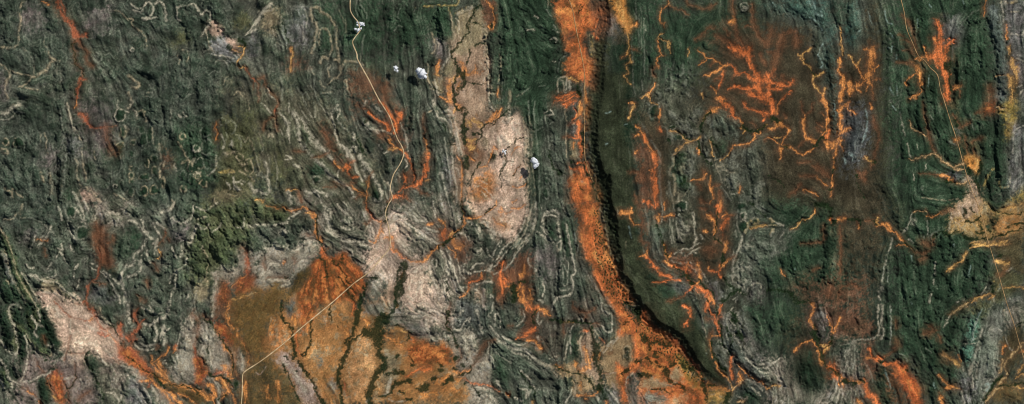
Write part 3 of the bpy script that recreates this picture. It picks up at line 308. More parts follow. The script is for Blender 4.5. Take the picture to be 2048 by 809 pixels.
P(2.2,'w',460,30,480,80,495,140); P(1.6,'g',520,70,540,140,520,230); P(2,'w',540,200,560,250,600,300); P(1.4,'g',560,160,590,220,610,300); K(1.4,'g',575,80,30,40); K(1.5,'g',655,245,50,60); P(2.6,'w',410,200,380,270,340,310,300,360); P(1.5,'g',340,180,375,200,360,260,320,290); P(1.5,'w',280,270,270,320,240,360); P(1.5,'t',180,20,170,60,150,100); P(1.4,'t',30,140,100,140,130,100); P(1.2,'g',160,130,240,130,330,160); P(1.2,'g',420,240,440,270)
P(2,'w',335,600,380,605,440,590,440,550); P(1.5,'w',380,530,410,490); P(1.5,'w',210,500,240,530,270,520); P(1.6,'w',620,500,590,560,590,610); P(1.6,'w',630,620,610,700); P(1.6,'w',800,550,860,620,910,690,950,770,960,809); P(2,'w',820,550,880,600,930,650,980,660); P(3,'w',1010,510,980,560,960,640,990,700,1000,800); P(1.4,'w',720,490,760,500,790,530); P(1.2,'w',690,500,770,550)
P(3,'w',870,80,930,100,1010,80); P(2,'w',860,170,910,150,930,190); P(2,'w',820,10,870,80); P(1.5,'w',760,40,770,100,750,150); P(2,'g',650,380,720,380); P(1.6,'w',900,700,950,750); P(1.5,'w',490,340,500,380,460,370); P(1.4,'w',560,350,590,400); P(1.4,'w',450,440,480,400,520,470)
bed('a'); O(5,'b',760,170,770,230,770,300,790,360); O(7,'b',810,220,790,270); O(3,'b',850,330,900,310,900,270); O(2.4,'r',785,370,800,430,795,500,785,570); O(5,'b',820,370,830,430,820,500); O(1.8,'r',785,570,770,610,720,640,700,700,690,780); O(2.6,'r',690,680,710,700); O(3,'r',660,800,690,795); O(1.2,'b',355,370,365,440); O(1.5,'o',300,300,380,310); O(1,'b',730,640,850,660)
A('brown',8,750,170,850,200,860,330,900,420,920,540,810,540,760,360); A('olive',8,860,540,930,540,910,590); A('mauve',12,170,200,280,200,260,330,180,340,130,290); A('dgreen',12,930,260,1020,220,1020,480,930,500); A('greytan',16,700,0,1020,0,1020,200,940,240,720,150); A('grey',12,700,660,850,660,930,809,720,809); A('tan',9,320,640,450,650,600,780,520,809,400,720,330,700)
R(12,9,20,440,70,560,150,740); R(12,10,30,260,90,420,140,600,240,790); R(12,9,10,620,80,760); R(10,8,200,640,260,740); R(10,7,230,600,330,660,420,660); R(10,7,450,650,590,760); R(10,6,200,230,170,310); R(10,6,100,50,60,90); R(9,6,380,130,390,160); R(9,6,480,340,440,400); R(9,6,230,430,270,490); R(9,6,230,500,250,560); R(9,6,520,400,560,480); R(12,7,850,120,920,130); R(12,7,970,300,980,430); R(12,7,780,680,860,760); R(9,5,360,570,430,580); R(9,5,620,560,600,620); R(9,5,600,420,640,330); R(9,5,270,190,260,320); R(9,6,480,210,500,250); R(9,6,430,320,400,350); R(9,6,680,600,620,680); R(10,7,570,160,620,300)
V(8,6,540,200,600,310); V(7,6,120,540,230,740); V(7,5,60,480,120,660)
tile(1,2)
P(3,'w',370,0,345,60,290,75,250,90); P(1.6,'w',390,160,350,130,330,150); P(2.2,'w',525,30,520,90,490,140,430,170,400,160); P(1.6,'w',545,40,590,60,630,70,680,30,710,10); P(3,'w',550,190,530,240,510,290,490,330,440,340,430,400,425,440); P(2.2,'w',470,450,450,500,430,530,390,540); P(3,'w',385,540,375,600,375,680,345,740,330,800); P(2,'w',555,180,590,215,630,210,640,180); P(2,'w',640,210,670,235,730,200,740,170); P(1.8,'w',845,180,880,210,920,190,925,140); P(2.4,'w',950,185,990,200,1020,195)
P(3.5,'w',0,155,60,165,110,220,160,265); P(3,'w',160,265,130,340,110,380,50,420); P(3,'w',50,420,45,490,0,520); P(2,'w',170,280,220,310,200,330); P(2,'w',200,170,240,250,270,290); P(2,'w',230,170,290,220); P(2,'w',220,330,210,410); P(1.6,'w',150,390,160,450,180,490); P(3,'w',90,480,100,530,60,580,0,600); P(2,'w',110,430,100,480); P(1.6,'w',350,360,370,420,385,450); P(2,'w',240,300,230,360); P(1.4,'w',90,120,120,170,120,230)
A('olive2',26,560,0,1020,0,1020,300,880,340,860,500,740,560,720,660,560,720,500,560,470,350,540,240); A('greygreen',24,0,150,330,100,420,200,400,500,330,809,0,809); A('mauve',14,330,170,510,190,470,310,380,350); A('dgreen',12,0,180,90,200,130,290,100,360,30,430,0,480)
A('palew',7,880,400,940,330,960,420,940,520,880,580,820,560,870,500); A('palew',7,970,400,1020,410,1020,620,970,560); A('palew',8,660,560,740,540,860,530,820,640,760,600,720,640,720,809,660,809,700,650); A('tan',8,560,640,640,600,640,720,560,809,520,809)
bed('r'); O(4.5,'r',945,370,945,440,955,520,950,600,945,700); O(8,'b',760,640,760,809); O(6,'b',880,690,930,640); O(1.4,'o',940,580,870,640,830,690); O(8,'b',890,650,950,700,990,600); O(2.4,'y',820,780,880,770,950,745,1020,720); O(4,'b',920,360,930,420); O(2,'b',730,720,720,800); O(3,'b',790,700,810,800); A('rust',7,740,620,800,650,820,809,720,809); A('rust',6,850,690,940,580,1010,590,1000,700,940,740,840,760)
bed('a'); O(2.6,'r',295,225,305,250); O(1.5,'y',250,380,270,430,230,460); O(1.5,'b',300,250,280,310,240,350); O(1.2,'b',320,280,330,310); O(3,'b',150,620,160,680); O(3,'b',210,500,230,550); O(2,'b',70,740,150,800); A('ogold',10,850,780,1020,720,1020,809,850,809)
P(1.2,'t',640,500,625,580,600,640,570,680); P(2.4,'w',545,715,540,760,530,800); P(2.6,'w',720,600,690,680,680,760); P(1.5,'w',480,740,460,790); P(1.3,'w',340,590,330,650); P(2,'t',560,140,620,120); P(2,'t',580,340,610,400,630,440); G(1.2,620,500,630,560)
R(14,11,510,370,590,440); R(14,11,580,230,640,330); R(14,11,680,240,740,300); R(14,12,700,350,740,440); R(14,11,760,180,830,300); R(14,12,760,340,810,520); R(12,10,860,120,910,180); R(12,10,960,90,990,170); R(12,9,870,230,900,300); R(12,9,970,240,1010,370); R(12,9,720,80,760,140); R(12,9,580,90,620,160); R(12,9,470,60,430,120); R(12,9,420,240,470,280); R(12,9,400,370,380,400); R(12,9,540,520,600,560); R(12,9,460,540,490,600); R(12,8,410,560,440,700); R(10,8,520,620,540,640); R(10,8,640,60,700,90); R(10,8,280,420,290,460); R(10,7,190,390,200,420); R(10,8,240,560,290,540); R(10,7,90,640,110,600); R(12,7,200,680,250,730); R(10,7,280,690,310,700); R(10,7,20,40,60,80); R(10,7,440,20,420,60); R(9,7,140,430,180,470); R(10,7,640,440,680,460); R(10,8,800,60,830,90); R(10,8,880,60,940,40); R(10,7,520,460,500,500); R(9,6,210,120,260,130)
V(8,8,750,340,800,500); V(7,6,420,500,420,480); V(7,7,640,340,640,420)
tile(2,2)
A('olive2',14,0,0,260,0,280,120,240,160,60,200,0,180); A('greygreen',16,0,190,330,180,330,360,250,360,160,420,0,300); A('palew',10,0,420,130,360,330,370,440,250,480,330,500,420,430,520,320,560,270,640,180,700,0,690); A('palew',7,380,220,470,260,490,380,360,350)
A('fan',5,520,380,560,440,650,440,700,410,780,490,860,580,870,660,840,720,800,809,260,809,340,700,430,560,470,470); A('olived',5,420,530,445,540,430,600,330,720,250,809,210,809,270,680,340,580); A('ogold',9,0,700,230,690,190,809,0,809); A('greytan',9,880,640,1020,600,1020,809,880,809)
bed('s'); O(6,'r',530,380,545,430,560,470); O(7,'r',700,440,760,520,840,590); O(7,'r',840,620,850,670,830,700); O(8,'r',740,560,800,600,820,650); O(6,'r',600,460,660,520,720,590); O(5,'r',500,500,470,580,480,650); O(5,'r',530,520,540,600); O(4,'r',440,620,410,690,370,760); O(5,'r',600,640,640,700); O(4,'o',480,700,460,809); O(3,'r',680,590,740,680,790,740); O(5,'o',560,680,560,800); O(6,'r',520,480,470,560); O(4,'r',700,740,760,800)
A('brownd',7,560,500,620,520,660,580,600,620,570,590); A('brownd',5,400,680,430,660,440,740,400,809,380,780); G(2.4,510,450,540,470,560,530,560,600); G(2,690,420,680,490); G(2.6,880,650,850,740,810,809); G(1.6,880,610,940,610,980,600); G(2,720,700,780,780); G(1.6,600,460,650,500,720,600,760,680); G(2,660,600,720,670,800,720)
O(1.6,'o',90,30,180,45,240,50,290,75,340,60,380,40,420,60,460,90); O(4,'o',430,80,460,100,470,130); O(2,'y',400,80,440,90); O(3.2,'o',475,150,480,200,470,250,495,290,520,310); O(3.5,'o',505,270,525,320); O(1.6,'b',470,260,400,270); O(3,'b',310,490,300,440); O(1.4,'b',70,440,60,500,80,540); O(3,'o',230,470,220,500); O(1.4,'b',90,600,190,600,250,605); G(1.4,485,110,482,180,490,260,510,330,540,380); G(1.2,240,600,270,620); P(1.3,'b2',300,560,300,520); O(1.3,'b',60,500,70,530)
bed('e'); O(2.6,'r',875,0,890,60,925,120); O(5,'o',985,155,1010,160); O(2.6,'r',920,130,980,150); O(3.5,'o',1000,180,980,240,970,290); O(2,'o',900,320,940,325,970,290); O(1.4,'b',930,140,870,180); O(2,'o',1000,220,1020,240)
P(2.6,'w',0,180,40,185,90,180,130,195,190,170,240,165,270,130,350,80); P(2.4,'w',270,60,310,100,270,140); P(6,'w',205,240,230,240); P(3,'w',490,150,560,220,600,260,660,280); P(5,'w',550,100,580,180,610,260); P(2.4,'w',520,0,550,50,590,90,580,190); P(1.5,'w',650,20,700,80,760,130,780,180); P(2.4,'w',680,150,715,150,720,165); P(2.4,'w',680,200,740,220,770,210); P(3,'w',680,280,700,310,780,315,850,320,920,325); P(3,'w',830,340,880,360,910,370); P(1.6,'w',600,240,650,270,710,285); P(1.3,'g',600,120,590,190,640,240,740,280); P(1.2,'g',690,20,730,100,750,180); P(3,'w',960,300,970,370); P(2,'w',890,190,930,220,940,270); P(2,'w',1000,300,1020,370); P(2.4,'w',700,360,760,390,770,430,740,430); P(1.4,'g',800,380,850,430,860,480); P(1.4,'g',790,470,830,500); P(1,'g',540,40,600,60); P(1.4,'w',700,0,740,70,770,110); P(2,'w',890,530,930,480,980,440)
A('palep',8,860,560,900,470,1020,380,1020,520,920,590); P(2,'w',20,440,50,420,60,480); P(3,'w',60,370,130,380,110,420,160,450); P(3,'w',30,540,60,560,40,590); P(3,'w',130,630,230,620,260,650,190,680); P(2,'pink',220,460,240,510); P(2,'w',250,370,300,400,360,360); P(2,'w',400,290,470,330,440,370); P(2,'w',90,540,120,490,180,500); P(1.5,'pink',420,440,480,420); P(2,'w',330,520,360,470,420,480); P(2.4,'w',0,620,50,640,110,620); P(2.4,'pink',880,560,910,600)
R(10,8,90,110,110,170); R(12,10,20,60,40,140); R(10,8,170,90,220,150); R(12,9,60,230,120,280); R(12,9,150,310,200,340); R(12,9,240,230,280,310); R(12,8,20,330,30,360); R(12,9,320,180,320,240); R(12,7,420,160,400,180); R(12,7,560,260,640,360); R(10,6,690,150,740,160); R(12,7,640,100,640,180); R(12,7,700,240,820,260); R(10,6,850,120,860,200); R(10,6,930,60,960,100); R(10,6,740,350,820,460); R(10,6,450,40,500,60); R(9,5,140,510,190,540); R(9,5,390,330,420,350); R(9,6,130,40,100,60); V(7,6,510,180,540,260,600,330); R(9,5,120,640,230,640); R(9,5,840,370,880,360); R(9,6,620,40,660,80); R(9,6,250,50,280,20)
tile(3,2)
A('greytan',16,100,0,620,0,640,300,600,500,560,809,330,809,300,500,160,440,120,200); A('palep',8,660,0,1020,0,1020,300,940,300,880,200,860,140,760,110); A('palep',7,190,480,320,480,320,600,300,700,380,809,150,809,170,620,200,590); A('pinktan',8,0,480,80,480,70,640,90,809,0,809); A('pinktan',8,720,690,810,680,815,809,760,809); A('greygreen',18,820,340,1020,330,1020,550,840,560); A('dgreen',20,840,620,1020,700,1020,809,840,809); A('orangep',9,880,100,1020,80,1020,200,920,220)
bed('e'); O(6,'o',20,290,60,290); O(5,'r',60,320,80,380,130,430,160,440); O(3,'o',170,440,210,470,260,480,320,465,360,430,390,395); O(3,'o',130,430,60,360); O(2.4,'o',390,395,430,360,490,330); O(2,'o',540,270,600,220,640,190,640,130); O(2.4,'o',640,130,700,130,780,120); O(1.6,'o',780,110,840,70,890,40,900,0); O(1.6,'o',620,0,630,80,640,130); O(3.5,'o',430,135,470,160,490,190); O(5,'r',490,200,475,260,485,300); O(2,'o',340,180,390,180); O(2.6,'o',500,350,550,400,570,440); O(6,'o',560,320,570,360,600,370); O(7,'b',580,320,640,340); O(4,'o',560,300,520,280); O(3.5,'y',530,260,550,240); O(3,'b',600,430,590,480); O(2.6,'o',870,130,900,170,960,190); O(1.4,'o',930,50,960,90,1020,80); O(3,'o',920,80,940,90)
A('brown',14,400,180,540,170,560,300,520,380,460,300,420,240); A('brown',10,540,370,640,300,680,440,600,480); A('brown',10,640,610,700,560,860,540,900,580,800,600,720,660); O(2.6,'r',670,680,670,640,740,630,780,590); O(2,'o',780,610,780,570); O(2,'o',600,760,640,740,680,690); 
bed('t'); O(6,'r',930,560,930,640,940,720); O(4,'r',930,500,950,490,930,550); O(3,'r',960,610,1000,640); O(3,'o',940,680,1010,680); O(5,'r',950,640,960,680); O(4,'b',1010,600,1020,640); O(4,'b',930,740,930,809); A('brown',10,880,470,960,470,960,809,900,809,880,620); A('brown',10,960,540,1020,560,1020,690,960,700)
G(5,165,500,160,560,140,640,140,740); G(3,150,480,110,580,100,650,95,740,110,809); G(1.8,420,380,470,340,520,320,560,270,620,210); G(3.5,500,320,530,300); G(1.2,780,110,840,60,890,30); G(2.4,40,0,20,80,20,160); G(1.3,620,0,625,180); G(1.4,500,640,510,690,500,740,520,790); O(2,'r',150,560,135,620); G(4,110,640,110,740)
A('dgreen',4,160,480,180,540,160,680,130,720,140,600); A('brownd',5,110,560,150,500,130,680,120,809,90,809,80,680)
P(4,'w',0,130,60,150,100,110,160,120); P(3.5,'w',40,190,80,150,110,130); P(3,'w',50,240,80,220,100,180); P(2.4,'w',110,300,150,340,200,380,260,400); P(4,'w',130,320,180,370,240,390); P(2.4,'w',170,160,240,210,310,260,370,300,430,340); P(2,'w',20,400,30,460); P(2.4,'w',390,0,400,60,410,120); P(3,'w',235,120,260,150,330,155); P(4,'w',560,100,590,120,610,150); P(4,'w',520,0,540,40); P(3,'w',660,160,700,170,690,190); P(3,'w',780,160,820,160,830,200); P(6,'w',850,220,880,250,860,280); P(2,'w',910,250,940,300,920,350); P(1.5,'w',940,300,890,370,870,430); P(1.5,'w',1020,310,960,360,920,430,890,480); P(1.5,'w',1010,350,950,430,910,490,880,520); P(3.5,'w',860,510,830,550); P(2.4,'w',1020,480,960,540); P(1.4,'w',580,450,600,540,630,600,660,610); P(1.6,'w',520,480,570,580,600,680,660,680); P(1.5,'w',440,380,490,440,500,540,480,620,510,690,550,740,590,760); P(2,'w',620,510,640,560,690,580,640,540,640,500); P(1.4,'w',380,470,400,560,450,640,460,720,430,800); P(2,'w',360,520,390,620,430,700,440,800); P(1.4,'w',490,380,530,450,560,540); P(2.4,'w',500,470,510,580,490,640,480,720); P(1.6,'w',320,210,430,240); P(1.2,'g',720,190,740,240,760,300); P(1.2,'g',660,280,650,350,660,440); P(3,'w',740,400,770,380); P(3,'w',740,190,760,230); P(2,'w',740,660,800,640,860,640); P(1.4,'w',720,560,810,550); P(2,'w',880,575,940,550); P(2,'w',845,760,855,745,875,770); P(2,'w',560,270,600,250,660,270,680,310); K(1.6,'w',400,490,20,36); P(2,'w',720,690,770,740,790,800); P(2.4,'pink',790,690,800,780); P(3,'w',220,630,200,700); P(4,'w',240,560,290,520); P(4,'w',250,650,300,630,270,690); P(3,'w',190,760,230,780); P(1.4,'w',820,370,830,420,860,440); P(1.4,'w',690,540,730,500,800,490); P(1.3,'w',600,680,650,740); P(1.4,'t',200,590,260,590,310,560); P(2,'t',720,800,760,790)
R(11,6,100,50,130,60); R(12,8,140,200,200,230,260,280); R(11,7,320,290,370,360); R(10,6,540,170,570,190); R(11,7,680,220,690,250); R(11,7,730,270,740,380); R(10,6,820,290,820,370); R(10,6,440,430,470,500); R(10,6,520,500,560,600); R(10,6,420,560,460,640); R(10,6,340,580,360,720); R(9,6,460,30,470,70); R(10,6,640,640,600,700); R(10,6,660,70,670,90); R(10,6,500,740,540,790); R(10,5,960,430,900,500); R(10,6,730,160,720,170); R(9,5,800,170,800,190); R(9,5,690,480,660,540); R(11,6,620,780,700,760); R(10,6,1000,740,1000,790); R(9,5,780,450,840,460); R(9,5,350,100,360,120)
tile(4,2)
A('palep',5,0,0,120,0,90,140,50,270,0,330); A('greygreen',18,190,0,480,0,520,250,620,520,740,740,760,809,160,809,120,500,130,340); A('mauve',18,200,400,360,380,380,600,300,620,180,560,120,440); A('dgreen',10,280,180,350,180,360,250,330,330,290,260); A('dgreen',9,390,150,470,160,490,430,430,430,400,300)
bed('m'); A('orange',6,500,0,690,0,700,100,750,300,820,480,860,620,960,740,990,809,780,809,740,720,660,560,610,440,560,300,530,180); O(9,'r',600,20,610,100,640,180,620,260,650,330); O(10,'r',620,300,610,360,640,450); O(9,'r',680,570,710,640,740,700); O(8,'r',790,780,850,760,900,740); O(7,'r',820,580,840,660,880,700); O(5,'o',740,330,760,420,800,500,840,580); O(5,'y',650,400,690,460,720,540); O(4,'o',660,60,690,180,720,300); O(8,'r',580,80,600,160); O(3,'o',880,660,960,780); A('dorange',8,700,60,760,300,850,540,940,700,1000,809,960,809,860,640,780,440,730,260); A('dbrown',8,500,60,580,90,600,240,540,240,520,160)
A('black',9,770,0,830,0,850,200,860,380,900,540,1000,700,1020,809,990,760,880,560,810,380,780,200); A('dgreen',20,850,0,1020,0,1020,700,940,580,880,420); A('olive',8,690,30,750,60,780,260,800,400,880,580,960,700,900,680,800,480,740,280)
SCP(1,800,0,830,100,850,210,850,310,880,440,890,560,920,600,960,640,985,720,1020,750)
bed('t'); A('brown',10,0,500,60,400,150,400,160,700,170,809,0,809); O(6,'o',100,510,95,560,75,600); O(5,'o',60,660,40,700,60,760); O(6,'o',90,680,95,760,100,809); O(5,'o',140,700,150,809); O(4,'b',0,560,20,620); G(5,10,670,20,720,20,790); G(3,60,640,100,630); O(4,'o',60,760,90,809)
bed('d'); O(3,'o',0,50,60,50,100,30)
P(1.6,'w',125,0,115,80,95,170,60,250,0,320); P(1.4,'t',150,60,130,160,100,250,40,320,0,380); P(3,'w',185,0,190,120,160,220,110,300,40,360,20,420); P(2,'w',140,290,90,350,40,400,0,480); P(2.4,'w',240,160,270,90,330,70,370,90,370,180,380,280); P(1.6,'w',250,120,310,100,360,120); P(2,'w',250,180,260,240,300,290,330,330); P(2,'w',200,240,250,270,290,320); P(1.5,'w',230,200,280,230,270,280); P(1.2,'w',235,20,240,60); P(2.2,'w',430,175,445,260,460,350,480,430,490,500,500,560,480,600,485,670,470,730,440,750,360,765,335,800); P(1.4,'g',420,360,420,440,450,500,440,600); P(1.3,'g',390,480,380,580,400,650,440,660,440,560,410,500); P(1.3,'g',400,530,405,640); P(1.2,'g',350,660,400,710,470,690); P(1.4,'w',360,330,390,310,390,380); P(1.5,'w',125,450,140,510,190,550); P(2,'t',360,350,370,390); P(1.6,'w',240,640,260,700,240,760); P(2.2,'w',210,780,240,800); P(2.2,'g',580,540,630,620,690,710,740,790); P(1.4,'w',590,560,650,660,690,720); P(1,'g',400,0,415,70,460,100); P(1.4,'w',700,760,720,809); P(1.4,'t',840,60,840,100); P(1,'b',500,250,510,330); P(1,'b',530,340,520,400); P(1,'b',930,200,950,290); P(1.2,'t',905,320,908,370)
bed('o'); O(4,'o',860,90,950,85); O(2,'o',950,40,945,120,960,170,1010,185); G(1,820,200,830,260)
R(12,8,320,180,325,280); R(12,7,190,300,200,320); R(10,5,300,40,330,60); R(14,6,410,540,400,640); R(12,6,250,480,270,600); R(10,5,430,240,460,400); R(12,6,200,640,220,740); R(10,5,330,700,400,720); R(12,5,560,640,560,740); R(11,5,640,720,680,800); R(10,5,120,140,90,240); R(11,5,440,40,460,80); R(11,5,950,180,960,300); R(10,5,890,140,900,190); R(12,5,920,460,970,520); R(10,5,540,330,560,400)
tile(5,2)
A('dbrown',24,440,80,720,80,740,260,650,640,540,620,500,460,280,440,280,400,500,360,440,200); A('greygreen',14,40,30,160,40,180,300,200,440,260,540,120,540,70,380,60,200); A('greygreen',20,740,0,1020,0,1020,809,740,809,760,500,800,300); A('grey',12,280,620,400,640,380,720,280,700); A('dgreen',24,0,540,240,640,340,809,0,809); A('mauve',12,860,700,960,640,1020,700,1020,809,840,809); A('brown',12,0,0,50,30,50,340,0,360); A('grey',10,540,640,620,660,640,809,590,780)
bed('o'); O(4,'r',50,0,100,30,130,40,140,0); O(6,'o',145,100,145,140); O(2.2,'o',160,120,210,115,270,100); O(2.4,'o',200,0,195,60); O(1.6,'b',10,120,10,250,20,320,60,330,60,390); O(3,'o',0,430,50,430); O(4,'r',50,430,80,460,110,520,150,560,190,590,240,595); O(3,'o',60,380,50,430); O(2.4,'r',100,645,200,630,250,620,330,630); O(2.2,'o',200,410,230,480,260,510); O(3.5,'o',200,470,220,490,260,510); O(4.5,'r',260,510,320,525,370,550,380,590); O(2.6,'o',190,330,210,410,215,450); O(3,'o',245,400,230,450); O(2.4,'o',380,480,370,520); O(3,'o',455,470,470,520,480,570,485,620); O(3,'o',410,660,470,640); O(5,'r',440,670,490,700,550,740,570,800); O(4,'o',570,760,590,809); O(3,'r',440,660,400,690,350,750); O(2,'b',220,790,290,770,350,750); O(2.4,'b',190,140,210,140); O(1.6,'b',330,480,380,500,480,560); O(2,'o',380,610,400,650); A('brown',14,250,430,440,440,480,600,380,600,280,510)
bed('q'); O(7,'r',600,40,630,40,620,80); O(5,'o',540,110,570,130,590,160); O(3,'o',590,170,600,210,590,260); O(5,'r',660,230,680,170,700,140); O(4,'o',640,120,700,100); O(5,'o',670,320,690,330); O(4,'o',690,340,690,380,670,400); O(3.5,'o',700,460,670,500,650,530); O(3.5,'r',640,500,635,560,640,600); O(3,'r',550,550,600,555,640,550); O(3,'o',540,510,550,540); O(3,'b',600,320,660,325); O(6,'b',540,390,580,390); O(3,'b',480,50,520,60); O(2,'o',500,230,540,240); O(2,'b',480,0,560,15); O(3,'o',650,0,640,40); O(3,'b',700,110,740,110); O(3,'b',660,260,650,310); O(2.4,'b',700,460,760,440)
G(1.6,130,170,155,240,180,310,195,370,220,450); G(1.6,620,90,610,150,600,240,600,290,650,330); G(2,660,410,660,470,650,520); G(1.6,270,520,330,560,400,610,430,660); G(3,400,640,430,650); G(1.8,470,620,510,680,570,720,590,770); G(2,660,600,700,650,720,680); G(2.4,180,310,190,330); G(2.2,540,780,545,800); G(2.6,650,790,720,750,760,710); G(2,320,600,360,590); G(3,360,580,390,590); G(1.6,870,0,950,80,1000,120); G(2,770,700,830,740); G(1.4,720,660,760,710); P(1.5,'y',870,205,930,190,1020,185); O(1.4,'y',880,210,950,195,1020,185)
P(1.5,'g',40,40,60,160,80,280); P(2,'w',170,0,175,80,170,160); P(1.5,'g',270,0,265,60,280,100); P(2,'w',310,100,290,140,300,240,340,320); K(2,'w',330,30,50,36); P(1.4,'g',240,130,235,240,250,330); P(1.4,'g',260,130,255,260,275,320); P(2.4,'w',420,90,435,140,430,200); P(2.4,'w',430,220,450,300,430,340); P(1.4,'w',310,390,360,370,400,380,430,350,480,330); P(1.6,'w',330,410,370,430,410,400,470,370); P(1.4,'w',270,420,300,400,350,410); P(2.4,'w',430,400,440,410); P(5,'w',320,150,350,190,380,230); P(4,'w',320,230,340,260); P(4,'w',410,160,420,180); K(2.4,'w',820,115,24,30); K(2.4,'t',915,150,28,24); K(1.8,'w',825,195,34,50); K(1.5,'g',810,30,40,26); P(2.6,'w',860,200,820,260,800,340,770,420,740,480,740,560,745,640); P(1.3,'g',780,60,770,160,790,240); P(1.2,'g',760,230,770,280); P(1.4,'w',740,420,745,380); P(4,'pink',830,350,880,360,910,410); P(4,'pink',920,450,960,440); P(6,'pink',790,520,850,520); P(6,'pink',780,640,850,660); P(6,'w',970,345,1010,340); P(4,'w',930,30,960,60); P(3,'w',980,50,1000,70); P(1.4,'t',780,720,840,735,870,680,920,650,960,660,960,690); P(1.5,'w',740,780,770,760,760,800); P(3,'w',770,590,790,600); P(1.4,'w',400,480,420,540,450,540); P(1.6,'w',480,540,520,600,540,640); P(2.4,'g',400,730,450,770,430,790); P(1.3,'g',170,490,200,530,240,545); P(1.3,'g',100,340,110,420,140,480); P(1.4,'g',440,560,470,540); P(2,'t',620,300,670,330); P(1.5,'w',480,260,500,300); P(1.3,'w',250,470,320,490,370,480); P(3,'pink',890,320,940,330)
R(12,8,330,30,330,50); R(12,8,340,140,350,220); R(11,7,330,280,330,290); R(11,7,400,110,410,210); R(10,6,430,290,430,310); R(10,6,820,190,820,200); R(10,5,920,80,950,60); R(11,6,860,370,880,420); R(11,6,820,430,830,500); R(11,6,930,430,960,470); R(11,6,820,560,840,590); R(10,6,820,650,860,660); R(11,6,900,560,910,600); R(12,6,920,700,920,780); R(10,5,330,650,340,690); R(11,5,80,680,120,760); R(10,5,60,560,140,640); R(10,5,690,610,680,690); R(10,5,430,720,460,770); R(11,5,990,330,1000,360); R(10,5,980,460,1000,560); R(9,5,570,200,530,260); R(9,5,600,450,560,460); R(9,5,450,430,420,450)
tile(6,2)
A('dgreen',30,0,0,480,0,600,200,720,809,0,809); A('dbrown',40,580,20,1020,0,840,400,820,809,700,809,600,400); A('brown',26,210,640,760,640,760,809,260,809); A('greygreen',20,0,160,200,200,160,400,0,440)
bed('h'); O(1.4,'y',380,40,370,90,330,130,250,160,230,200,180,215); O(2,'o',375,60,375,100); O(2.6,'r',500,130,500,160); O(4,'o',560,145,610,140); O(1.2,'b',700,150,725,210); O(2,'o',720,190,725,215); O(2,'b',770,150,840,150); bed('u'); O(3.5,'o',860,190,900,185,950,180,980,210,1010,250); O(4,'y',870,130,880,190); O(2.4,'o',930,190,990,240); O(1.8,'b',445,190,440,320); O(1.8,'b',575,190,580,300,575,480,580,560); O(1.4,'b',260,335,430,325); O(1.4,'o',100,540,130,600); O(1.6,'b',720,690,690,660,620,670,570,700,550,780); O(1.6,'b',350,540,410,530); O(3,'b',500,660,480,760)
G(4,390,20,450,20,490,50); G(3,500,60,495,120); G(1.6,540,155,510,160); G(1.6,640,140,720,145,730,190); G(3,0,705,80,708,160,720,190,750); G(2,190,750,230,790); G(1.6,840,150,870,180); G(1.5,320,790,350,800)
P(2.4,'w',0,120,60,165,120,190); P(1.3,'w',0,190,60,185); P(2.4,'w',40,220,20,280); P(3.5,'w',0,330,40,360,50,400,20,440); P(2,'w',90,290,130,250); P(2,'w',990,290,970,370,945,430,940,500); P(1.4,'w',910,600,900,690); P(3,'w',905,670,915,700,885,710); P(2,'w',880,750,895,780); P(1.3,'b',930,510,910,640); P(1,'b',210,530,215,540); P(1,'b',960,590,950,640)
R(16,9,480,250,475,400); R(16,10,490,500,490,600); R(14,7,310,290,400,290); R(12,8,290,430,330,500); R(12,8,200,470,230,560); R(10,6,130,470,150,500); R(12,6,260,610,290,650); R(12,5,650,280,660,320); R(12,5,690,480,700,540); R(10,5,780,320,800,350); R(12,6,610,700,620,760); R(11,5,30,600,60,640); R(10,5,450,60,420,100); R(12,5,540,100,540,120); R(11,5,700,60,720,110); R(11,5,840,560,880,620); R(11,5,960,380,900,520); R(9,5,360,430,340,450); R(12,5,640,560,650,620); R(12,4,150,60,200,60); R(11,5,940,660,970,760); V(10,5,440,260,450,420); R(12,5,290,80,240,100)
tile(7,2)
A('tanb',9,440,40,560,20,680,0,740,60,1020,20,1020,300,820,290,720,300,560,260,500,230,420,240,430,140); A('brownr',9,720,310,860,260,1020,200,1020,600,940,560,820,480,780,420); A('olive',8,720,590,860,490,960,560,1020,640,900,760,860,809,760,809,780,680); A('dgreen',8,720,100,800,90,860,110,850,220,810,270,780,200,750,250,720,210); A('dgreen',7,720,0,890,0,850,40,780,45); A('pinktan',9,520,0,680,0,660,60,600,120,540,140,450,120,440,60); A('dgreen',30,0,380,300,290,560,330,700,360,780,470,740,620,560,809,0,809); A('grey',14,900,809,960,760,1020,720,1020,809)
bed('u'); O(3.5,'o',0,250,40,290,60,310); O(2,'o',10,350,70,340,110,360); O(2.4,'b',120,370,160,410,220,410,260,390); O(2.4,'b',290,350,300,280); O(4,'b',230,440,200,460); O(2,'o',250,110,300,120,350,90); O(1.6,'t',140,75,240,75,260,110); O(3,'b',350,90,400,70,450,60); O(6,'b',220,330,260,350); bed('w'); O(3,'y',560,400,520,470,440,530,400,560); O(1.6,'y',590,370,680,350,740,355); O(4,'y',600,330,720,340,800,330,900,320); O(4,'y',800,480,900,490); O(2.6,'y',590,800,640,770,700,755,740,735,780,750,740,780); O(4,'b',820,600,880,520); O(2,'y',860,690,960,680,1020,690); O(3,'y',870,50,960,40,1020,10); A('ogold',9,780,140,1020,100,1020,180,900,240,820,280)
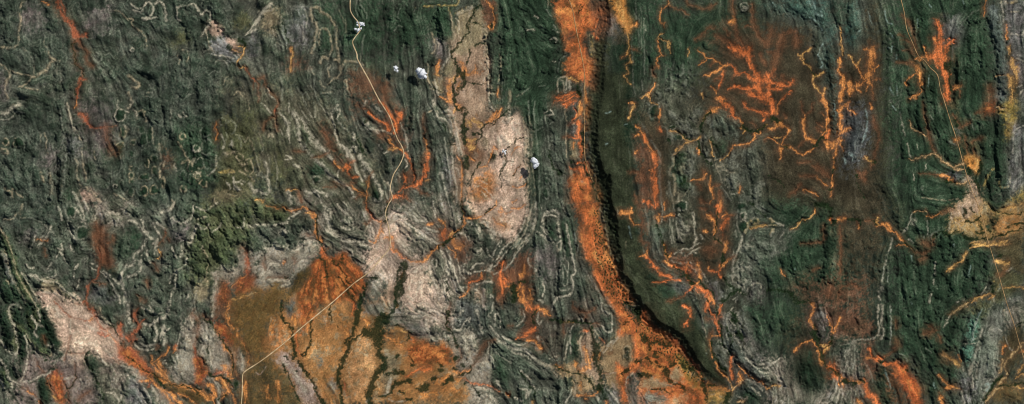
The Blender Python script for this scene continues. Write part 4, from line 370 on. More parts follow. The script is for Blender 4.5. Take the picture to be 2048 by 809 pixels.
G(2,290,290,320,250,360,240,420,255,500,240,540,280,620,300,720,295,760,290,840,270,900,240,1000,210); G(1.6,750,60,810,80,880,100,960,100,1020,80); G(1.6,880,210,940,180,1020,170); G(3,600,50,610,80); G(3,550,60,545,100); G(3,640,240,690,260); G(2,660,140,680,230); G(3.5,780,680,780,720); G(3,740,230,740,240); G(2,560,160,640,150,670,120); G(1.5,60,310,120,370,160,410); P(1.2,'y',775,635,780,640); G(2,590,350,620,340); G(2,800,440,840,420)
P(1.6,'w',130,85,110,150,90,200,50,250); P(3,'w',140,150,130,170); P(1,'w',100,300,140,330); P(3,'w',280,270,320,245); P(1.3,'w',310,480,312,580); P(1.6,'w',300,620,305,650); P(2.4,'w',280,740,265,800); P(1,'w',225,290,220,270); P(2.4,'w',430,160,420,230); P(1.4,'w',440,70,445,140,490,170,520,210); P(1.4,'w',530,30,530,130); P(1.4,'w',250,150,255,260); P(1.2,'w',720,680,680,740); P(3,'w',830,660,820,690); P(1.3,'w',780,760,780,800); P(1.3,'t',500,160,540,150); P(2,'w',880,550,930,530); P(1.2,'b',590,510,580,600); P(1.2,'b',460,340,470,360); P(2,'w',540,780,480,800); P(1,'b',120,430,130,480)
R(12,7,790,120,820,230); R(10,6,760,20,850,20); R(14,7,650,390,660,520); R(14,7,640,560,650,600); R(12,7,590,480,590,590); R(12,7,740,470,740,620); R(12,7,470,300,480,420); R(12,7,380,300,390,450); R(12,7,310,310,310,460); R(10,6,470,90,500,130); R(12,6,330,560,400,560); R(12,6,300,700,350,740); R(12,6,440,620,460,700); R(12,6,560,660,560,740); R(12,6,90,460,100,600); R(12,5,200,480,210,600); R(12,6,640,660,680,700); R(12,5,190,340,220,380); R(12,5,110,180,220,220); R(9,5,560,90,555,120); R(10,5,30,90,60,200); R(12,5,60,640,90,740); R(12,5,180,680,190,780); R(12,5,20,420,40,560); R(12,5,340,30,380,40)
# ---- row 3 -------------------------------------------------------------
tile(0,3)
A('palep',8,330,0,640,30,780,200,900,250,980,340,980,440,940,520,820,460,700,360,690,480,600,640,540,700,480,600,520,420,440,240,380,60); A('mauvep',14,190,320,280,400,420,420,400,560,300,590,150,650,90,640); A('mauvep',16,90,660,300,620,330,809,100,809); A('mauvep',16,420,480,540,420,680,480,760,640,820,809,560,809,480,660); A('dkg',7,0,0,60,0,70,120,110,280,90,380,0,280); A('dkg',6,90,40,160,30,210,240,210,420,160,620,140,560,160,300,100,140); A('dkg',6,160,0,330,0,420,150,500,340,450,380,400,300,370,330,400,400,350,420,250,300,200,170); A('dkg',6,0,430,100,520,160,600,150,640,60,540,90,720,30,620,0,540); A('dkg',5,310,600,360,590,400,660,410,740,380,809,330,809,300,680)
A('olive2',3,270,0,320,120,310,170,260,100); A('olive2',3,220,60,290,200,270,240,220,140); A('olive2',3,120,150,200,200,300,350,400,390,360,420,270,350,200,250,150,220); A('olive2',3,0,450,40,520,90,680,60,640,20,540); A('olive2',3,60,20,90,40,120,200,150,330,130,410,90,330,110,250,70,100)
P(2.4,'w',0,300,50,370,90,405,130,405,140,360,130,260,110,180,75,90,80,30,130,10,165,40); P(1.5,'w',270,0,310,80,320,140,310,175); P(1.6,'w',250,100,290,180,275,235); P(1.5,'w',195,260,215,330,215,460,190,580,160,630); P(1.3,'t',210,250,280,360,350,410,400,420,410,390); P(2.6,'w',0,450,40,510,80,610,100,680); P(1.5,'w',180,630,260,620,320,580,380,570,420,530); P(1.4,'w',430,500,440,470,500,440,530,370); P(2.4,'w',380,340,410,350,430,340); P(2.4,'w',300,170,330,190); P(2,'w',270,240,300,270); P(4,'w',380,50,420,30,460,70); P(4,'w',440,90,500,110); P(1.5,'w',540,60,560,130,560,250); P(1.6,'w',630,230,560,250); P(2,'w',960,500,1020,520); P(2.4,'w',930,650,940,590,980,570,1020,580); P(2,'w',940,660,970,720,960,780); P(2,'w',905,710,950,790); P(4,'w',690,190,740,210,790,240); P(4,'w',840,380,900,420); P(4,'w',880,340,930,350); P(4,'w',820,270,880,280); P(3,'w',700,320,780,340); P(3,'w',640,280,700,280); P(2.4,'w',780,430,860,500); P(1.5,'w',100,620,160,650,210,690); P(1.6,'w',640,600,660,680,630,690); P(2,'w',520,610,580,590,580,640); P(2,'w',850,720,890,720); P(3,'w',0,620,30,680); P(2,'t',790,30,830,130,900,180); P(2,'w',940,210,930,220)
bed('a'); O(5,'r',685,0,700,30,750,80,760,120); O(4,'r',760,120,790,170,810,210,830,215); O(3,'b',830,210,880,200,920,250,970,300,990,340); O(6,'r',980,340,1010,400,990,440,1020,460); O(4,'r',960,150,955,230,970,270); O(1.6,'r',750,140,690,145,640,130,560,115,500,60,430,0); O(5,'r',1010,275,1020,290); O(3.5,'o',740,120,720,150); O(2,'o',850,220,900,290,950,320); O(8,'rp',930,300,960,380,960,440); O(5,'rp',780,250,860,270); O(1.4,'b',560,260,550,340,530,390,510,460); O(4,'rp',450,590,430,540); A('rust',8,400,560,440,500,480,580,490,680,540,809,480,809,430,680,390,640); O(1.3,'b',390,580,390,650,430,720,470,800); O(1.2,'b',290,460,330,540,350,560); O(1.4,'b',170,670,220,690,270,740); O(2,'o',220,700,280,750); O(1.6,'b',490,620,530,680,545,770,560,809); O(3,'b',620,780,660,740,720,700); O(1.2,'b',540,690,590,630,600,560,600,480); O(1.6,'o',300,500,320,520); O(1.6,'b',600,0,670,20); O(3,'y',420,740,450,780); O(1,'b',540,400,620,405,680,400); O(1,'b',600,0,650,10); O(2,'b',350,270,360,330); O(3,'o',310,790,320,809)
G(1.3,545,680,590,640,605,560); G(1.5,870,170,920,200,940,260); G(1.2,410,530,440,480); G(1.5,700,390,690,480,740,570,800,690,830,780); G(1.3,560,400,540,400); G(2,370,450,350,460)
A('dkg',10,690,400,780,470,820,560,780,640,720,560,690,480); A('greytan',12,800,520,960,470,1020,560,1020,809,840,809,760,640); A('greygreen',12,800,0,960,0,960,160,880,160,830,100); A('greytan',8,560,40,700,60,740,110,640,120)
R(10,9,50,220,90,350); R(10,9,20,60,60,160,100,260); R(10,9,130,70,180,220,200,400,170,560); R(9,8,290,30,310,130); R(9,8,230,100,270,200); R(9,8,190,220,280,330,370,400); R(12,10,370,60,420,220,460,340); R(9,8,40,470,80,600); R(9,8,20,540,60,680); R(9,8,110,500,150,570); R(12,9,350,640,360,760); R(10,7,720,440,760,560); R(10,7,800,620,780,700); R(10,7,850,90,900,150); R(8,5,840,60,790,100); R(10,6,860,640,900,560); R(8,5,600,360,640,360); R(8,5,820,340,860,300); R(8,5,890,400,870,440); R(8,5,770,380,800,420); R(8,5,470,220,480,160); R(10,6,1000,640,1010,700); R(9,5,680,620,660,700); R(9,5,560,500,640,460); R(9,5,240,420,260,500); R(9,5,160,720,240,760); R(9,5,740,740,760,790); R(8,5,470,420,460,390); V(6,5,160,140,230,260); V(6,6,110,200,150,420)
tile(1,3)
A('greygreen',14,60,0,560,0,560,200,420,420,260,440,200,350,60,330,40,200); A('palew',9,440,120,540,130,540,360,540,640,440,640,320,580,400,460,440,330); A('palew',8,570,150,700,200,780,320,820,560,700,580,620,480,560,380); A('palew',8,850,340,920,340,950,480,920,560,880,520); A('grey',9,0,560,140,640,200,809,0,809); A('palew',7,200,660,300,680,360,809,240,809); A('palew',6,0,470,120,550,160,610,100,620,0,560); A('ogold',12,820,0,1020,0,1020,809,920,809,960,560,960,420,860,200); A('brown2',14,820,20,1020,60,1020,480,960,440,900,220,840,190)
bed('a'); O(5,'r',50,120,60,70,80,50); O(3.5,'r',50,130,90,180,80,210,30,260); O(5,'r',30,250,0,310); O(8,'r',20,360,50,410,100,450); O(8,'r',60,420,120,490,170,540); O(4,'r',40,330,30,290,60,290); O(7,'o',240,480,260,530,300,590); O(3,'o',190,420,200,490,230,540); O(3,'o',200,480,260,430,310,400,325,350); O(3,'r',200,600,170,660,160,680); O(4,'o',100,620,160,620); O(3,'r',0,420,30,460); O(2,'b',240,340,230,370); O(2,'o',360,400,390,360); O(3,'o',260,690,340,720); A('olived',6,170,540,230,560,340,640,500,680,640,740,690,809,500,809,400,720,320,700,230,620); O(3.5,'o',340,710,380,770,430,809); O(2.6,'o',400,720,480,760,550,809); O(3,'o',420,650,500,670,600,720,680,780); O(3,'o',320,630,380,650); G(3,190,560,220,590,300,680); G(1.4,0,420,60,480,140,540,180,550); G(1.6,330,650,420,660,520,690,580,740)
O(3,'r',370,370,390,340); bed('r'); O(5,'r',530,360,540,440,560,500,560,560); A('rust',6,540,400,600,470,630,560,600,640,540,640,540,500); O(3.5,'b',550,180,545,260,530,330); O(4,'b',520,90,560,150); O(8,'b',740,0,745,80,790,90,770,0); O(4,'o',800,0,790,90,820,180,870,220); A('rust',7,670,150,740,110,790,180,870,240,880,330,850,340,780,310,740,280,700,200); O(5,'o',760,330,810,420,830,520,830,600); O(5,'b',870,330,860,430,850,520,880,600); O(4,'o',690,610,740,610,780,640); O(5,'o',740,620,800,680,840,760,850,809); O(3,'b',880,270,920,320,950,400,955,500); O(3,'o',910,310,960,420,960,500); O(3,'b',620,640,600,700,660,740); O(5,'o',640,640,690,700,680,780); O(6,'o',800,690,760,760); O(2.6,'b',700,200,750,290,790,340); O(3,'o',880,220,870,260); O(4,'o',940,620,930,700,940,809); O(1.6,'b',560,420,620,500,650,570,700,590); O(6,'op',770,500,800,580); O(6,'rp',700,560,780,560); O(3,'b',600,100,640,140); O(3,'b',870,560,900,620)
G(3,800,630,810,630); G(3,770,740,780,750); G(1.6,640,560,680,590,740,590,780,610); G(2.6,860,640,858,690); G(1.6,730,740,740,800); G(1.4,610,130,660,165,700,220,760,310,820,420,840,560); G(1.6,550,670,590,690); G(1.5,640,350,640,400); G(1.2,430,590,440,620)
P(3.5,'w',330,0,320,60,295,120,240,130,205,170); P(3.5,'w',205,170,230,240,210,320,170,345); P(2.4,'w',60,340,110,375,200,370); P(1.6,'w',90,320,150,350); P(4,'w',270,200,280,260,285,330); P(2,'w',290,180,290,240); P(2,'w',250,330,260,260,270,200); P(1.5,'w',300,230,330,200); P(2.4,'w',460,280,480,255,520,260,530,290); P(2.4,'w',455,290,500,300); P(1.4,'w',430,140,420,230,400,310,390,370); P(1.2,'g',425,130,440,240); P(1.2,'g',410,380,430,470,440,560); P(1.3,'w',370,450,380,510); P(1.3,'g',350,420,400,540,440,570); P(2,'w',620,180,630,250,620,320,590,370); P(3,'w',680,20,690,60,660,110); P(3,'w',670,220,680,260,650,280); P(3,'w',640,360,660,440,660,510); P(4,'w',700,440,740,460); P(4,'w',880,360,910,440,910,540); P(4,'w',640,600,700,640,725,700,720,800); P(3.5,'w',30,520,80,550); P(1.5,'w',0,590,70,650,100,720,150,809); P(2,'w',120,670,160,740,180,809); P(2,'w',180,670,230,730,240,790); P(2,'w',80,620,120,660); P(2,'w',130,170,190,180); P(2,'w',300,460,280,480,310,490); P(1.3,'w',170,20,220,90,270,80); P(1.5,'w',110,40,170,60,200,80); P(3,'w',0,20,10,160); P(1.5,'w',510,60,530,40); P(2,'w',500,130,520,180); P(1.5,'w',580,240,620,340)
R(12,8,120,220,160,290); R(10,7,180,70,220,60); R(9,7,220,200,200,300); R(9,6,310,210,350,330); R(10,6,460,320,470,360); R(10,6,600,260,620,300); R(10,6,660,240,690,280); R(10,5,640,400,620,430); R(9,5,380,480,400,540); R(9,6,40,700,80,760); R(9,6,100,620,160,760); R(8,5,290,340,270,380); R(9,6,130,120,100,90); R(9,6,330,60,360,140); R(9,6,640,60,650,120); R(8,5,410,80,400,120); R(8,5,490,180,490,150)
tile(2,3)
A('ogold',14,0,0,1020,0,1020,809,0,809); A('olivek',9,0,0,200,0,190,60,120,130,60,250,40,380,100,430,200,560,300,680,350,809,180,809,210,700,130,520,60,540,0,520); A('palem',7,130,420,230,380,300,440,400,580,480,720,530,809,370,809,300,660,230,540,170,480); A('fan2',7,350,0,500,0,460,120,380,200,370,120); A('bluegrey',5,220,0,310,0,300,80,260,120,230,70); A('greytan',6,860,0,1020,0,1020,90,960,120,870,100); A('olived',7,0,480,80,480,200,540,210,640,160,600,60,620,0,580); A('orangep',12,110,120,220,130,260,300,150,380,80,340); A('ogold2',14,700,300,900,260,980,420,960,560,900,740,700,809,700,560,740,400); A('greyg',6,470,430,510,440,530,520,500,540); A('greytan',8,560,580,660,640,660,740,560,660)
bed('s'); O(5,'r',360,0,370,60,365,140); O(5,'r',420,0,440,60); O(3,'r',320,230,330,350,360,420); O(4,'r',370,200,360,260); O(4,'o',450,100,400,220); O(4,'r',780,0,770,100); O(3,'o',860,140,900,170,880,190); O(3,'o',400,220,420,260); O(7,'op',140,140,120,260); O(6,'op',300,110,320,180); O(5,'op',560,120,580,200); O(6,'op',690,120,720,240,710,380); O(5,'op',680,720,740,760); O(5,'op',80,660,100,760); O(4,'op',170,640,180,780); O(3,'rp',700,640,720,760); O(5,'op',640,60,700,150)
G(2.4,205,0,210,100,240,160,290,210); G(3,280,220,290,320,320,400,300,440); G(2.6,440,140,445,230,430,320,400,390,370,420); G(5.5,830,0,815,80,800,160); G(3,790,180,765,260,720,310); G(10,1010,120,970,180,970,260,975,330); G(8,870,230,920,250,960,200); G(3,880,210,800,280,740,320); G(4.5,740,330,735,380,700,450,670,520,650,590,665,640); G(3,660,640,685,700,680,740,690,809); G(4.5,980,340,985,420,1020,440); G(6,1020,500,970,560,930,640,900,740,910,809); G(3.2,340,470,380,530,440,620,480,700,520,780,540,809); G(1.8,590,20,590,90,610,140); G(5,990,100,1020,90); G(2,240,440,260,450); G(2,215,500,290,660,340,790); G(2,320,545,330,550); G(2,650,180,660,190); G(3,970,740,1010,760); G(1.5,260,400,300,430)
P(4,'w',210,480,240,500); P(5,'w',330,620,390,700); P(4,'w',290,540,330,590); P(2,'w',540,110,560,180); P(1.3,'pink',0,560,40,570,80,510); P(1.3,'pink',130,420,170,480,220,470); P(2,'t',640,630,670,660); P(2,'t',990,160,1020,180); P(3,'w',900,760,880,790)
R(10,3,840,300,860,420); R(10,2,520,200,520,300); R(10,2,160,200,160,300); R(8,3,260,40,270,60); R(10,3,360,600,420,700); V(8,3,300,640,250,600); V(8,3,210,0,260,150,320,420,480,700)
tile(3,3)
A('greytan',14,80,0,500,0,500,340,420,350,300,300,200,200,60,170); A('dgrey',14,530,0,850,0,850,100,800,290,700,210,550,200); A('greygreen',18,820,0,1020,0,1020,809,940,809,850,640,880,500,820,400,820,300); A('palew',8,490,200,560,260,620,220,740,250,740,400,860,440,880,520,840,600,850,700,940,809,660,809,660,680,560,540,620,460,520,380); A('ogold',12,0,240,200,220,340,330,520,380,560,540,620,620,680,800,0,809); A('fan',8,200,300,320,330,440,360,520,400,540,480,400,500,240,480,180,400); A('tan',7,0,380,60,380,130,440,120,540,40,560,0,520); A('tan',7,0,560,100,580,60,700,0,760); A('mauve',12,140,160,320,150,360,280,260,290,200,240); A('dgreen',14,830,480,1020,420,1020,700,920,640)
bed('x'); O(7,'r',310,330,320,370,250,400); O(7,'r',220,290,240,310); O(7,'r',280,420,340,440,400,430); O(7,'r',230,560,290,540,360,520); O(6,'o',390,650,440,620,500,600); O(6,'op',440,700,560,680,620,740); O(4,'o',10,260,50,280,110,330); O(5,'op',110,280,130,340); O(6,'op',300,740,420,720); O(8,'o',400,380,480,430); O(5,'o',520,560,600,560,680,540); O(2,'r',640,600,690,645,760,650,850,660,920,710); O(1.6,'b',700,520,750,420,790,350,820,300); O(4,'b',730,470,780,380,810,320); O(1.6,'b',820,300,890,300); O(1.4,'b',600,360,615,440,580,480); O(2,'y',90,200,150,220,190,240); O(3,'y',150,700,220,680); O(4,'op',560,620,640,600); O(2,'b',530,0,510,100,500,170,520,220); O(2,'b',990,190,1020,190); O(2,'o',980,720,1000,740); O(5,'r',180,590,220,570)
G(3.5,100,0,80,50,30,100,0,110); G(4,30,140,0,160); O(2,'op',95,40,110,10); G(3,0,430,15,500,5,560); G(1.8,520,60,500,160,520,220,560,270); G(3,560,270,570,310,585,360); G(1.6,700,510,680,560,590,570); G(3,210,495,240,490); G(5,110,640,200,620); G(6,290,690,340,660); G(3,440,540,480,540); G(3,560,450,590,440); G(3,550,530,570,530); G(3,620,500,630,500); G(3,100,430,110,420); G(4,30,570,110,550,150,560); G(3,0,750,60,700,90,640); G(2,90,180,160,200); G(2,200,230,190,300); G(3,370,610,410,600); G(3,180,770,220,760); G(3,130,710,160,720); G(4,480,640,540,600); G(1.3,190,420,230,470); G(2.4,420,490,470,500); G(3,340,680,300,710); P(2,'w',60,600,40,680,0,740); G(2,660,450,670,460); G(2,640,640,650,640); G(1.5,700,660,760,740)
P(2.4,'w',220,110,300,110,320,80); K(2.6,'w',355,155,26,22); P(3,'w',200,0,260,60,330,90,380,110); P(3,'w',270,20,330,0,380,60,440,90,490,150); P(2.4,'w',340,200,370,260,400,300,430,310); P(1.5,'w',400,120,450,160,490,190); P(1.5,'w',540,150,550,200,600,220,640,160,680,120,680,150); P(1.5,'w',660,220,690,180,700,210); P(3,'w',620,270,660,320,640,370); P(4,'w',690,270,700,340,730,380); P(4,'w',680,420,700,480); P(5,'w',740,500,800,480,840,520); P(4,'w',730,560,760,620); P(4,'w',700,690,760,680,820,700); P(4,'w',760,760,820,740); P(2.4,'w',740,60,750,130,770,190,790,260); P(2,'w',730,50,740,110); P(1.6,'w',870,0,860,60,830,100,880,140,885,180); P(1.5,'w',885,90,880,130); P(1.5,'w',900,90,925,120,925,190,910,195); P(2.2,'w',845,180,880,230,910,270,930,290); P(4,'w',910,300,970,330,1020,370); P(1.6,'w',940,270,1020,310); P(1.4,'g',840,440,880,510,850,530); P(1.4,'w',840,650,900,700,940,720); P(1.4,'w',830,400,870,460); P(3,'pink',790,10,810,50); P(1.4,'w',830,310,830,400); P(2,'w',480,240,490,300,500,350); P(1.3,'g',880,380,960,450,1010,480); P(1.5,'w',180,780,100,790,40,770); P(2,'w',40,630,20,720); P(1.3,'w',480,30,490,110); P(2,'w',900,620,930,680); P(2.4,'w',620,60,600,110)
R(10,7,400,170,420,250); R(11,6,590,60,620,130); R(9,6,660,160,670,180); R(10,6,760,100,780,200); R(10,6,820,60,820,180); R(12,7,880,460,940,560); R(10,6,640,300,650,400); R(10,6,700,300,720,350); R(10,6,780,520,820,500); R(10,6,750,700,790,720); R(11,6,940,60,960,160); R(10,6,170,80,180,110); R(10,6,480,250,500,280); R(11,6,900,330,960,380); R(11,6,960,640,1000,700); R(10,5,340,50,300,40); R(10,5,420,40,470,60); R(8,4,240,230,290,240); R(9,5,860,600,880,650); R(9,6,520,110,550,60)
tile(4,3)
A('dbrownd',14,200,0,720,0,790,220,640,180,480,180,420,440,300,440,200,300); A('greygreen',14,330,0,480,0,480,140,320,130); A('dgreen',12,470,200,550,240,540,400,580,520,480,440,460,360); A('greygreen',18,0,370,200,460,340,560,500,600,500,700,440,809,0,809); A('pinktan',8,560,230,640,200,700,400,730,640,680,680,560,540,540,360); A('tan2',8,690,380,860,280,900,220,980,260,980,420,880,540,860,700,760,640,720,500); A('tan2',8,330,510,460,520,570,560,660,680,560,740,510,720,500,600,360,560); A('greygreen',8,660,220,700,250,740,330,850,270,860,120,790,0,830,60,860,200,800,320,720,330); A('grey',10,740,670,820,680,880,809,780,809); A('greytan',8,940,600,1020,540,1020,809,960,809); A('purpleb',5,910,620,960,570,1000,560,940,640,960,760,930,700)
bed('t'); O(6,'r',120,0,140,40,180,40); O(6,'r',170,30,200,50); O(4,'o',200,50,260,60,300,110); O(4,'o',240,70,260,90); O(4,'r',100,260,140,230,180,210); O(4,'o',110,300,160,300,190,310); O(5,'o',220,350,240,370); O(2,'o',180,320,230,340); O(2,'r',30,290,100,270); O(2,'b',160,130,180,100); O(1.6,'b',490,0,500,50,600,80,660,50); O(1.6,'b',590,80,590,140); O(1.4,'b',410,160,410,250); A('brown',9,60,30,200,40,190,220,220,330,120,310,40,260,100,120)
bed('m'); A('orange',5,790,0,870,0,940,90,980,180,1020,240,1020,460,980,430,990,320,940,230,870,250,850,310,870,180,850,90); O(8,'r',840,30,900,90,960,170,1000,250); O(6,'r',880,190,870,250); O(8,'r',990,260,1010,340,1000,420); O(4,'o',860,140,890,210,930,200); A('orange',5,830,480,850,460,870,530,920,550,960,490,1020,450,1020,490,930,580,890,680,920,809,880,809,860,640,830,560); O(6,'r',850,500,870,540,890,560); O(5,'r',960,510,1010,470); O(6,'r',880,680,910,780); O(6,'o',860,560,870,620); O(2,'b',770,420,800,390); O(4,'op',580,350,600,430,620,500); O(3,'r',570,220,610,220); O(4,'o',630,510,540,540); O(3,'op',540,640,550,700); O(1.8,'r',700,280,740,320); O(4,'op',500,470,510,510); O(2,'o',510,730,620,740,700,700); O(3,'b',530,520,570,570); O(2.4,'o',750,780,760,809); O(2.4,'o',340,500,400,520); O(2,'op',580,400,590,480); O(3,'op',650,400,640,460); O(2,'y',165,780,165,809); O(3,'o',575,760,600,770); O(1.6,'b',700,560,760,560); O(2.5,'o',700,400,690,460)
G(2,180,60,165,120,180,160); G(2.6,175,150,180,175); G(1.8,310,140,400,150,500,155,580,165,620,170); G(2.6,625,190,640,250,660,300); G(7,665,320,670,380,665,420); G(5,670,430,685,500,695,540); G(3,700,550,705,610,730,670); G(2,340,510,420,540,500,560,560,570,610,610,640,660,680,700); G(2.4,690,710,730,690); G(4.5,690,660,700,690); G(1.6,730,690,730,740,770,770); G(3.5,900,165,930,160); G(5,1000,60,1010,150); G(3,960,70,990,100); G(3,1000,120,1020,140); G(3.5,880,570,940,530); G(3,990,470,1020,460); G(2,565,655,566,660); G(2.6,1000,560,1020,570); G(1.5,60,540,130,650,180,690,175,770); G(2.4,910,10,940,30); G(2,505,145,510,155); O(1.2,'b',620,170,700,170); O(2,'y',400,150,500,160); G(1.5,480,600,510,640)
P(4,'w',0,350,40,370,100,375,150,400); P(4,'w',100,370,150,420,200,470); P(4.5,'t',200,470,260,500,320,520); P(2.4,'w',0,390,80,410,150,450); P(2.4,'w',140,330,190,350,225,390); P(1.6,'w',0,320,50,340,120,320); P(1.6,'w',90,60,100,120,60,170,40,190); P(2,'w',210,80,200,140,220,170,240,140); P(1.4,'w',330,0,320,60); P(1.6,'w',500,175,465,220,462,310,470,400); P(1.6,'w',445,310,430,400,415,450); P(1.4,'w',300,445,350,430); P(1.6,'w',710,0,720,60,770,85,795,100,795,210,770,240,740,220,720,180,690,170); P(1.5,'w',530,130,560,125,570,150); P(2,'t',570,240,545,290,545,360,570,450,590,520); P(2.4,'w',790,350,760,340,830,290,850,270); P(1.4,'w',860,210,855,270,800,330); K(1.2,'t',915,405,32,60); K(1.2,'t',915,410,14,30); P(1.4,'w',960,560,910,620,910,700,940,800); P(2,'w',765,690,800,740,850,800); P(2.4,'pink',810,650,820,690); P(2.4,'w',205,270,210,300); P(1.5,'w',70,540,130,600,180,680); P(1.4,'w',330,550,360,590); P(1.4,'w',480,690,450,760,430,800); P(2,'w',60,680,120,700,110,760); P(2,'w',20,760,80,780); P(2,'w',150,690,130,740); P(1.4,'t',660,220,700,280,740,320); P(1.5,'w',730,400,760,370,790,380); P(1.4,'t',750,570,830,560); P(2.5,'w',740,20,780,30); P(1.2,'g',250,700,280,770); P(2.4,'w',660,720,690,770); P(2.4,'t',490,560,510,660,500,720)
R(11,6,560,60,580,110); R(10,6,400,60,390,100); R(11,6,740,130,760,180); R(11,5,300,300,280,380); R(11,6,60,430,120,500); R(10,6,220,560,320,600); R(10,6,350,650,430,620); R(10,6,80,680,70,740); R(10,6,230,720,260,760); R(10,6,330,730,380,760); R(11,4,920,380,920,440); R(10,5,500,330,510,420); R(10,4,590,300,600,400); R(8,5,40,120,50,90); R(9,6,160,600,190,640); R(10,5,480,210,520,200); R(9,5,20,480,40,560); R(9,5,380,230,400,320); R(9,5,450,640,460,690)
tile(5,3)
A('orange',9,0,60,60,160,130,230,250,280,340,380,400,480,480,570,540,640,540,809,0,809); A('tan2',7,0,600,120,580,250,660,230,690,90,700,0,660); A('greytan',7,0,720,120,700,200,740,230,790,180,809,0,809); A('tan2',6,230,530,300,500,360,640,270,640,240,580); A('rust',7,370,690,440,710,510,760,480,809,330,809,400,750); A('tan2',7,250,809,340,720,430,700,360,760,300,809); A('gold2',7,540,700,640,680,740,700,700,809,530,809); A('gold3',9,260,420,360,440,480,560,500,700,420,680,380,600,300,500)
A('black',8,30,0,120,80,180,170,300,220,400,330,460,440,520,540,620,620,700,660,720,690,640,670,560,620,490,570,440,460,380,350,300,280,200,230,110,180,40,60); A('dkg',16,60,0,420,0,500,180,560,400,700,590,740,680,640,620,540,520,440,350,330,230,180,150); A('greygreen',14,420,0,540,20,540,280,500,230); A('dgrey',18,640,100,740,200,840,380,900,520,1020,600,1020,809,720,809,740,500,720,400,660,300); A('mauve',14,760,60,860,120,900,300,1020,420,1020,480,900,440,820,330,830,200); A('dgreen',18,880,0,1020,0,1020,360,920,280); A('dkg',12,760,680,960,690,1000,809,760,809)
SCP(1,30,0,90,60,150,140,260,200,340,250,400,330,450,430,510,510,570,570,640,620,720,670)
bed('m'); O(8,'r',20,80,60,180,120,230); O(5,'r',60,230,60,300,20,330); O(5,'op',0,330,60,400,30,460); O(5,'op',120,400,200,440,260,480); O(4,'o',80,470,140,530,200,520); O(5,'o',420,600,480,600,500,640); O(6,'op',20,520,80,560,180,600); O(3,'r',260,300,310,340); O(3,'r',170,690,250,690,340,690); O(4,'r',440,720,440,780); O(4,'o',550,650,620,680); O(5,'o',560,680,700,700); O(3,'o',0,240,30,260); O(5,'y',560,740,640,720,620,780); O(5,'op',150,240,210,300); O(4,'op',400,560,430,640); O(4,'dr',230,260,330,360,430,500,480,560); O(3,'b',380,700,480,740)
bed('o'); O(3,'r',340,20,390,50,410,110); O(4,'r',360,190,380,150); O(4,'r',525,80,530,20,550,0); O(3,'r',550,0,560,60,590,110,600,150); O(3,'r',650,10,625,100); O(3,'b',530,130,600,130,640,120); O(1.6,'o',640,265,570,265,550,300,560,350,580,440); O(1.6,'o',600,480,640,550,690,590,720,640); O(4,'o',800,560,805,600,780,640); O(2.4,'t',830,610,780,660,720,710,700,760); O(3,'r',730,420,720,500,730,560,740,610); O(2,'b',580,210,550,290); O(2,'o',770,480,840,550,900,600,970,630,1020,690); O(3,'r',930,610,960,630); O(2,'t',780,790,840,770); O(3,'r',590,110,620,200,640,260); O(2,'y',700,600,730,650,740,700); O(2,'o',1000,660,1020,690)
G(4,80,320,140,320,200,330); G(3.5,80,340,80,380); G(5,30,270,50,300); G(4,120,400,130,430); G(5,20,565,60,580); G(5,205,530,215,570); G(3.4,215,580,240,630,320,660,360,690); G(4,140,490,160,510); G(4,505,640,515,700); G(4,340,490,360,520); G(4,400,510,420,530); G(2,0,460,20,450); G(2,510,700,530,760,530,800); G(1.5,620,150,650,240,660,330,680,370,720,390); G(4,740,80,760,150); G(5,700,720,690,790); G(2,100,690,200,700,240,730); G(3,560,660,590,660); G(4,780,230,810,280); G(4,200,330,240,340); G(3,290,450,320,470); G(3,240,500,290,490); G(3,50,440,80,470); G(2,570,310,570,380,600,440,640,500,700,560); G(1.6,690,190,730,300,720,360); G(1.6,610,100,600,0)
P(3.5,'w',590,340,610,410,660,470,710,510); P(3,'w',610,330,660,380,690,430); P(1.3,'w',490,100,500,170); P(1.4,'w',620,320,640,290,650,350,700,390); P(1.5,'w',740,40,720,90,725,150,755,190,755,260,790,320,810,390); P(1.2,'g',700,80,690,150,710,230,730,300); P(1.2,'g',720,60,705,120,730,200,740,290); P(2,'w',860,450,900,480,960,490,1020,480); P(1.6,'w',840,440,900,500,960,550,1020,560); P(1.6,'w',830,400,880,470,940,520,1020,520); P(1.2,'w',690,250,700,300); P(1.4,'w',850,610,910,640,970,700); P(2.4,'w',870,660,920,700,960,740); P(3,'w',700,600,720,650,720,690); P(1.4,'g',560,20,580,60,620,70,625,30,590,20); P(1.3,'g',590,50,610,40); P(1.3,'g',680,350,700,360); P(3,'pink',770,80,810,160,830,180); P(3,'pink',840,350,880,420); P(2,'w',770,740,830,770,860,750); P(1.4,'t',500,180,530,270); P(1,'b',525,400,530,410); P(3,'t',240,540,250,600,300,640); P(3.5,'t',100,600,180,640,250,670); P(1.2,'w',770,480,800,540)
R(12,5,290,90,300,180); R(12,5,450,260,500,400); R(10,6,650,420,690,470); R(9,6,590,40,610,50); R(11,6,740,110,760,220); R(11,6,820,140,850,240); R(11,6,860,340,900,400); R(12,7,740,320,800,440); R(12,6,660,220,690,320); R(12,7,900,560,1000,600); R(12,6,820,620,900,720); R(12,7,840,780,900,790); R(11,6,960,220,980,320); R(12,6,940,100,980,160); R(10,3,40,620,120,640); R(10,3,80,760,160,760); R(10,3,290,570,310,620); R(10,5,500,240,510,300); R(10,5,920,460,960,420); R(10,6,680,520,640,470); R(11,5,170,70,220,110); R(8,4,620,520,680,570)
tile(6,3)
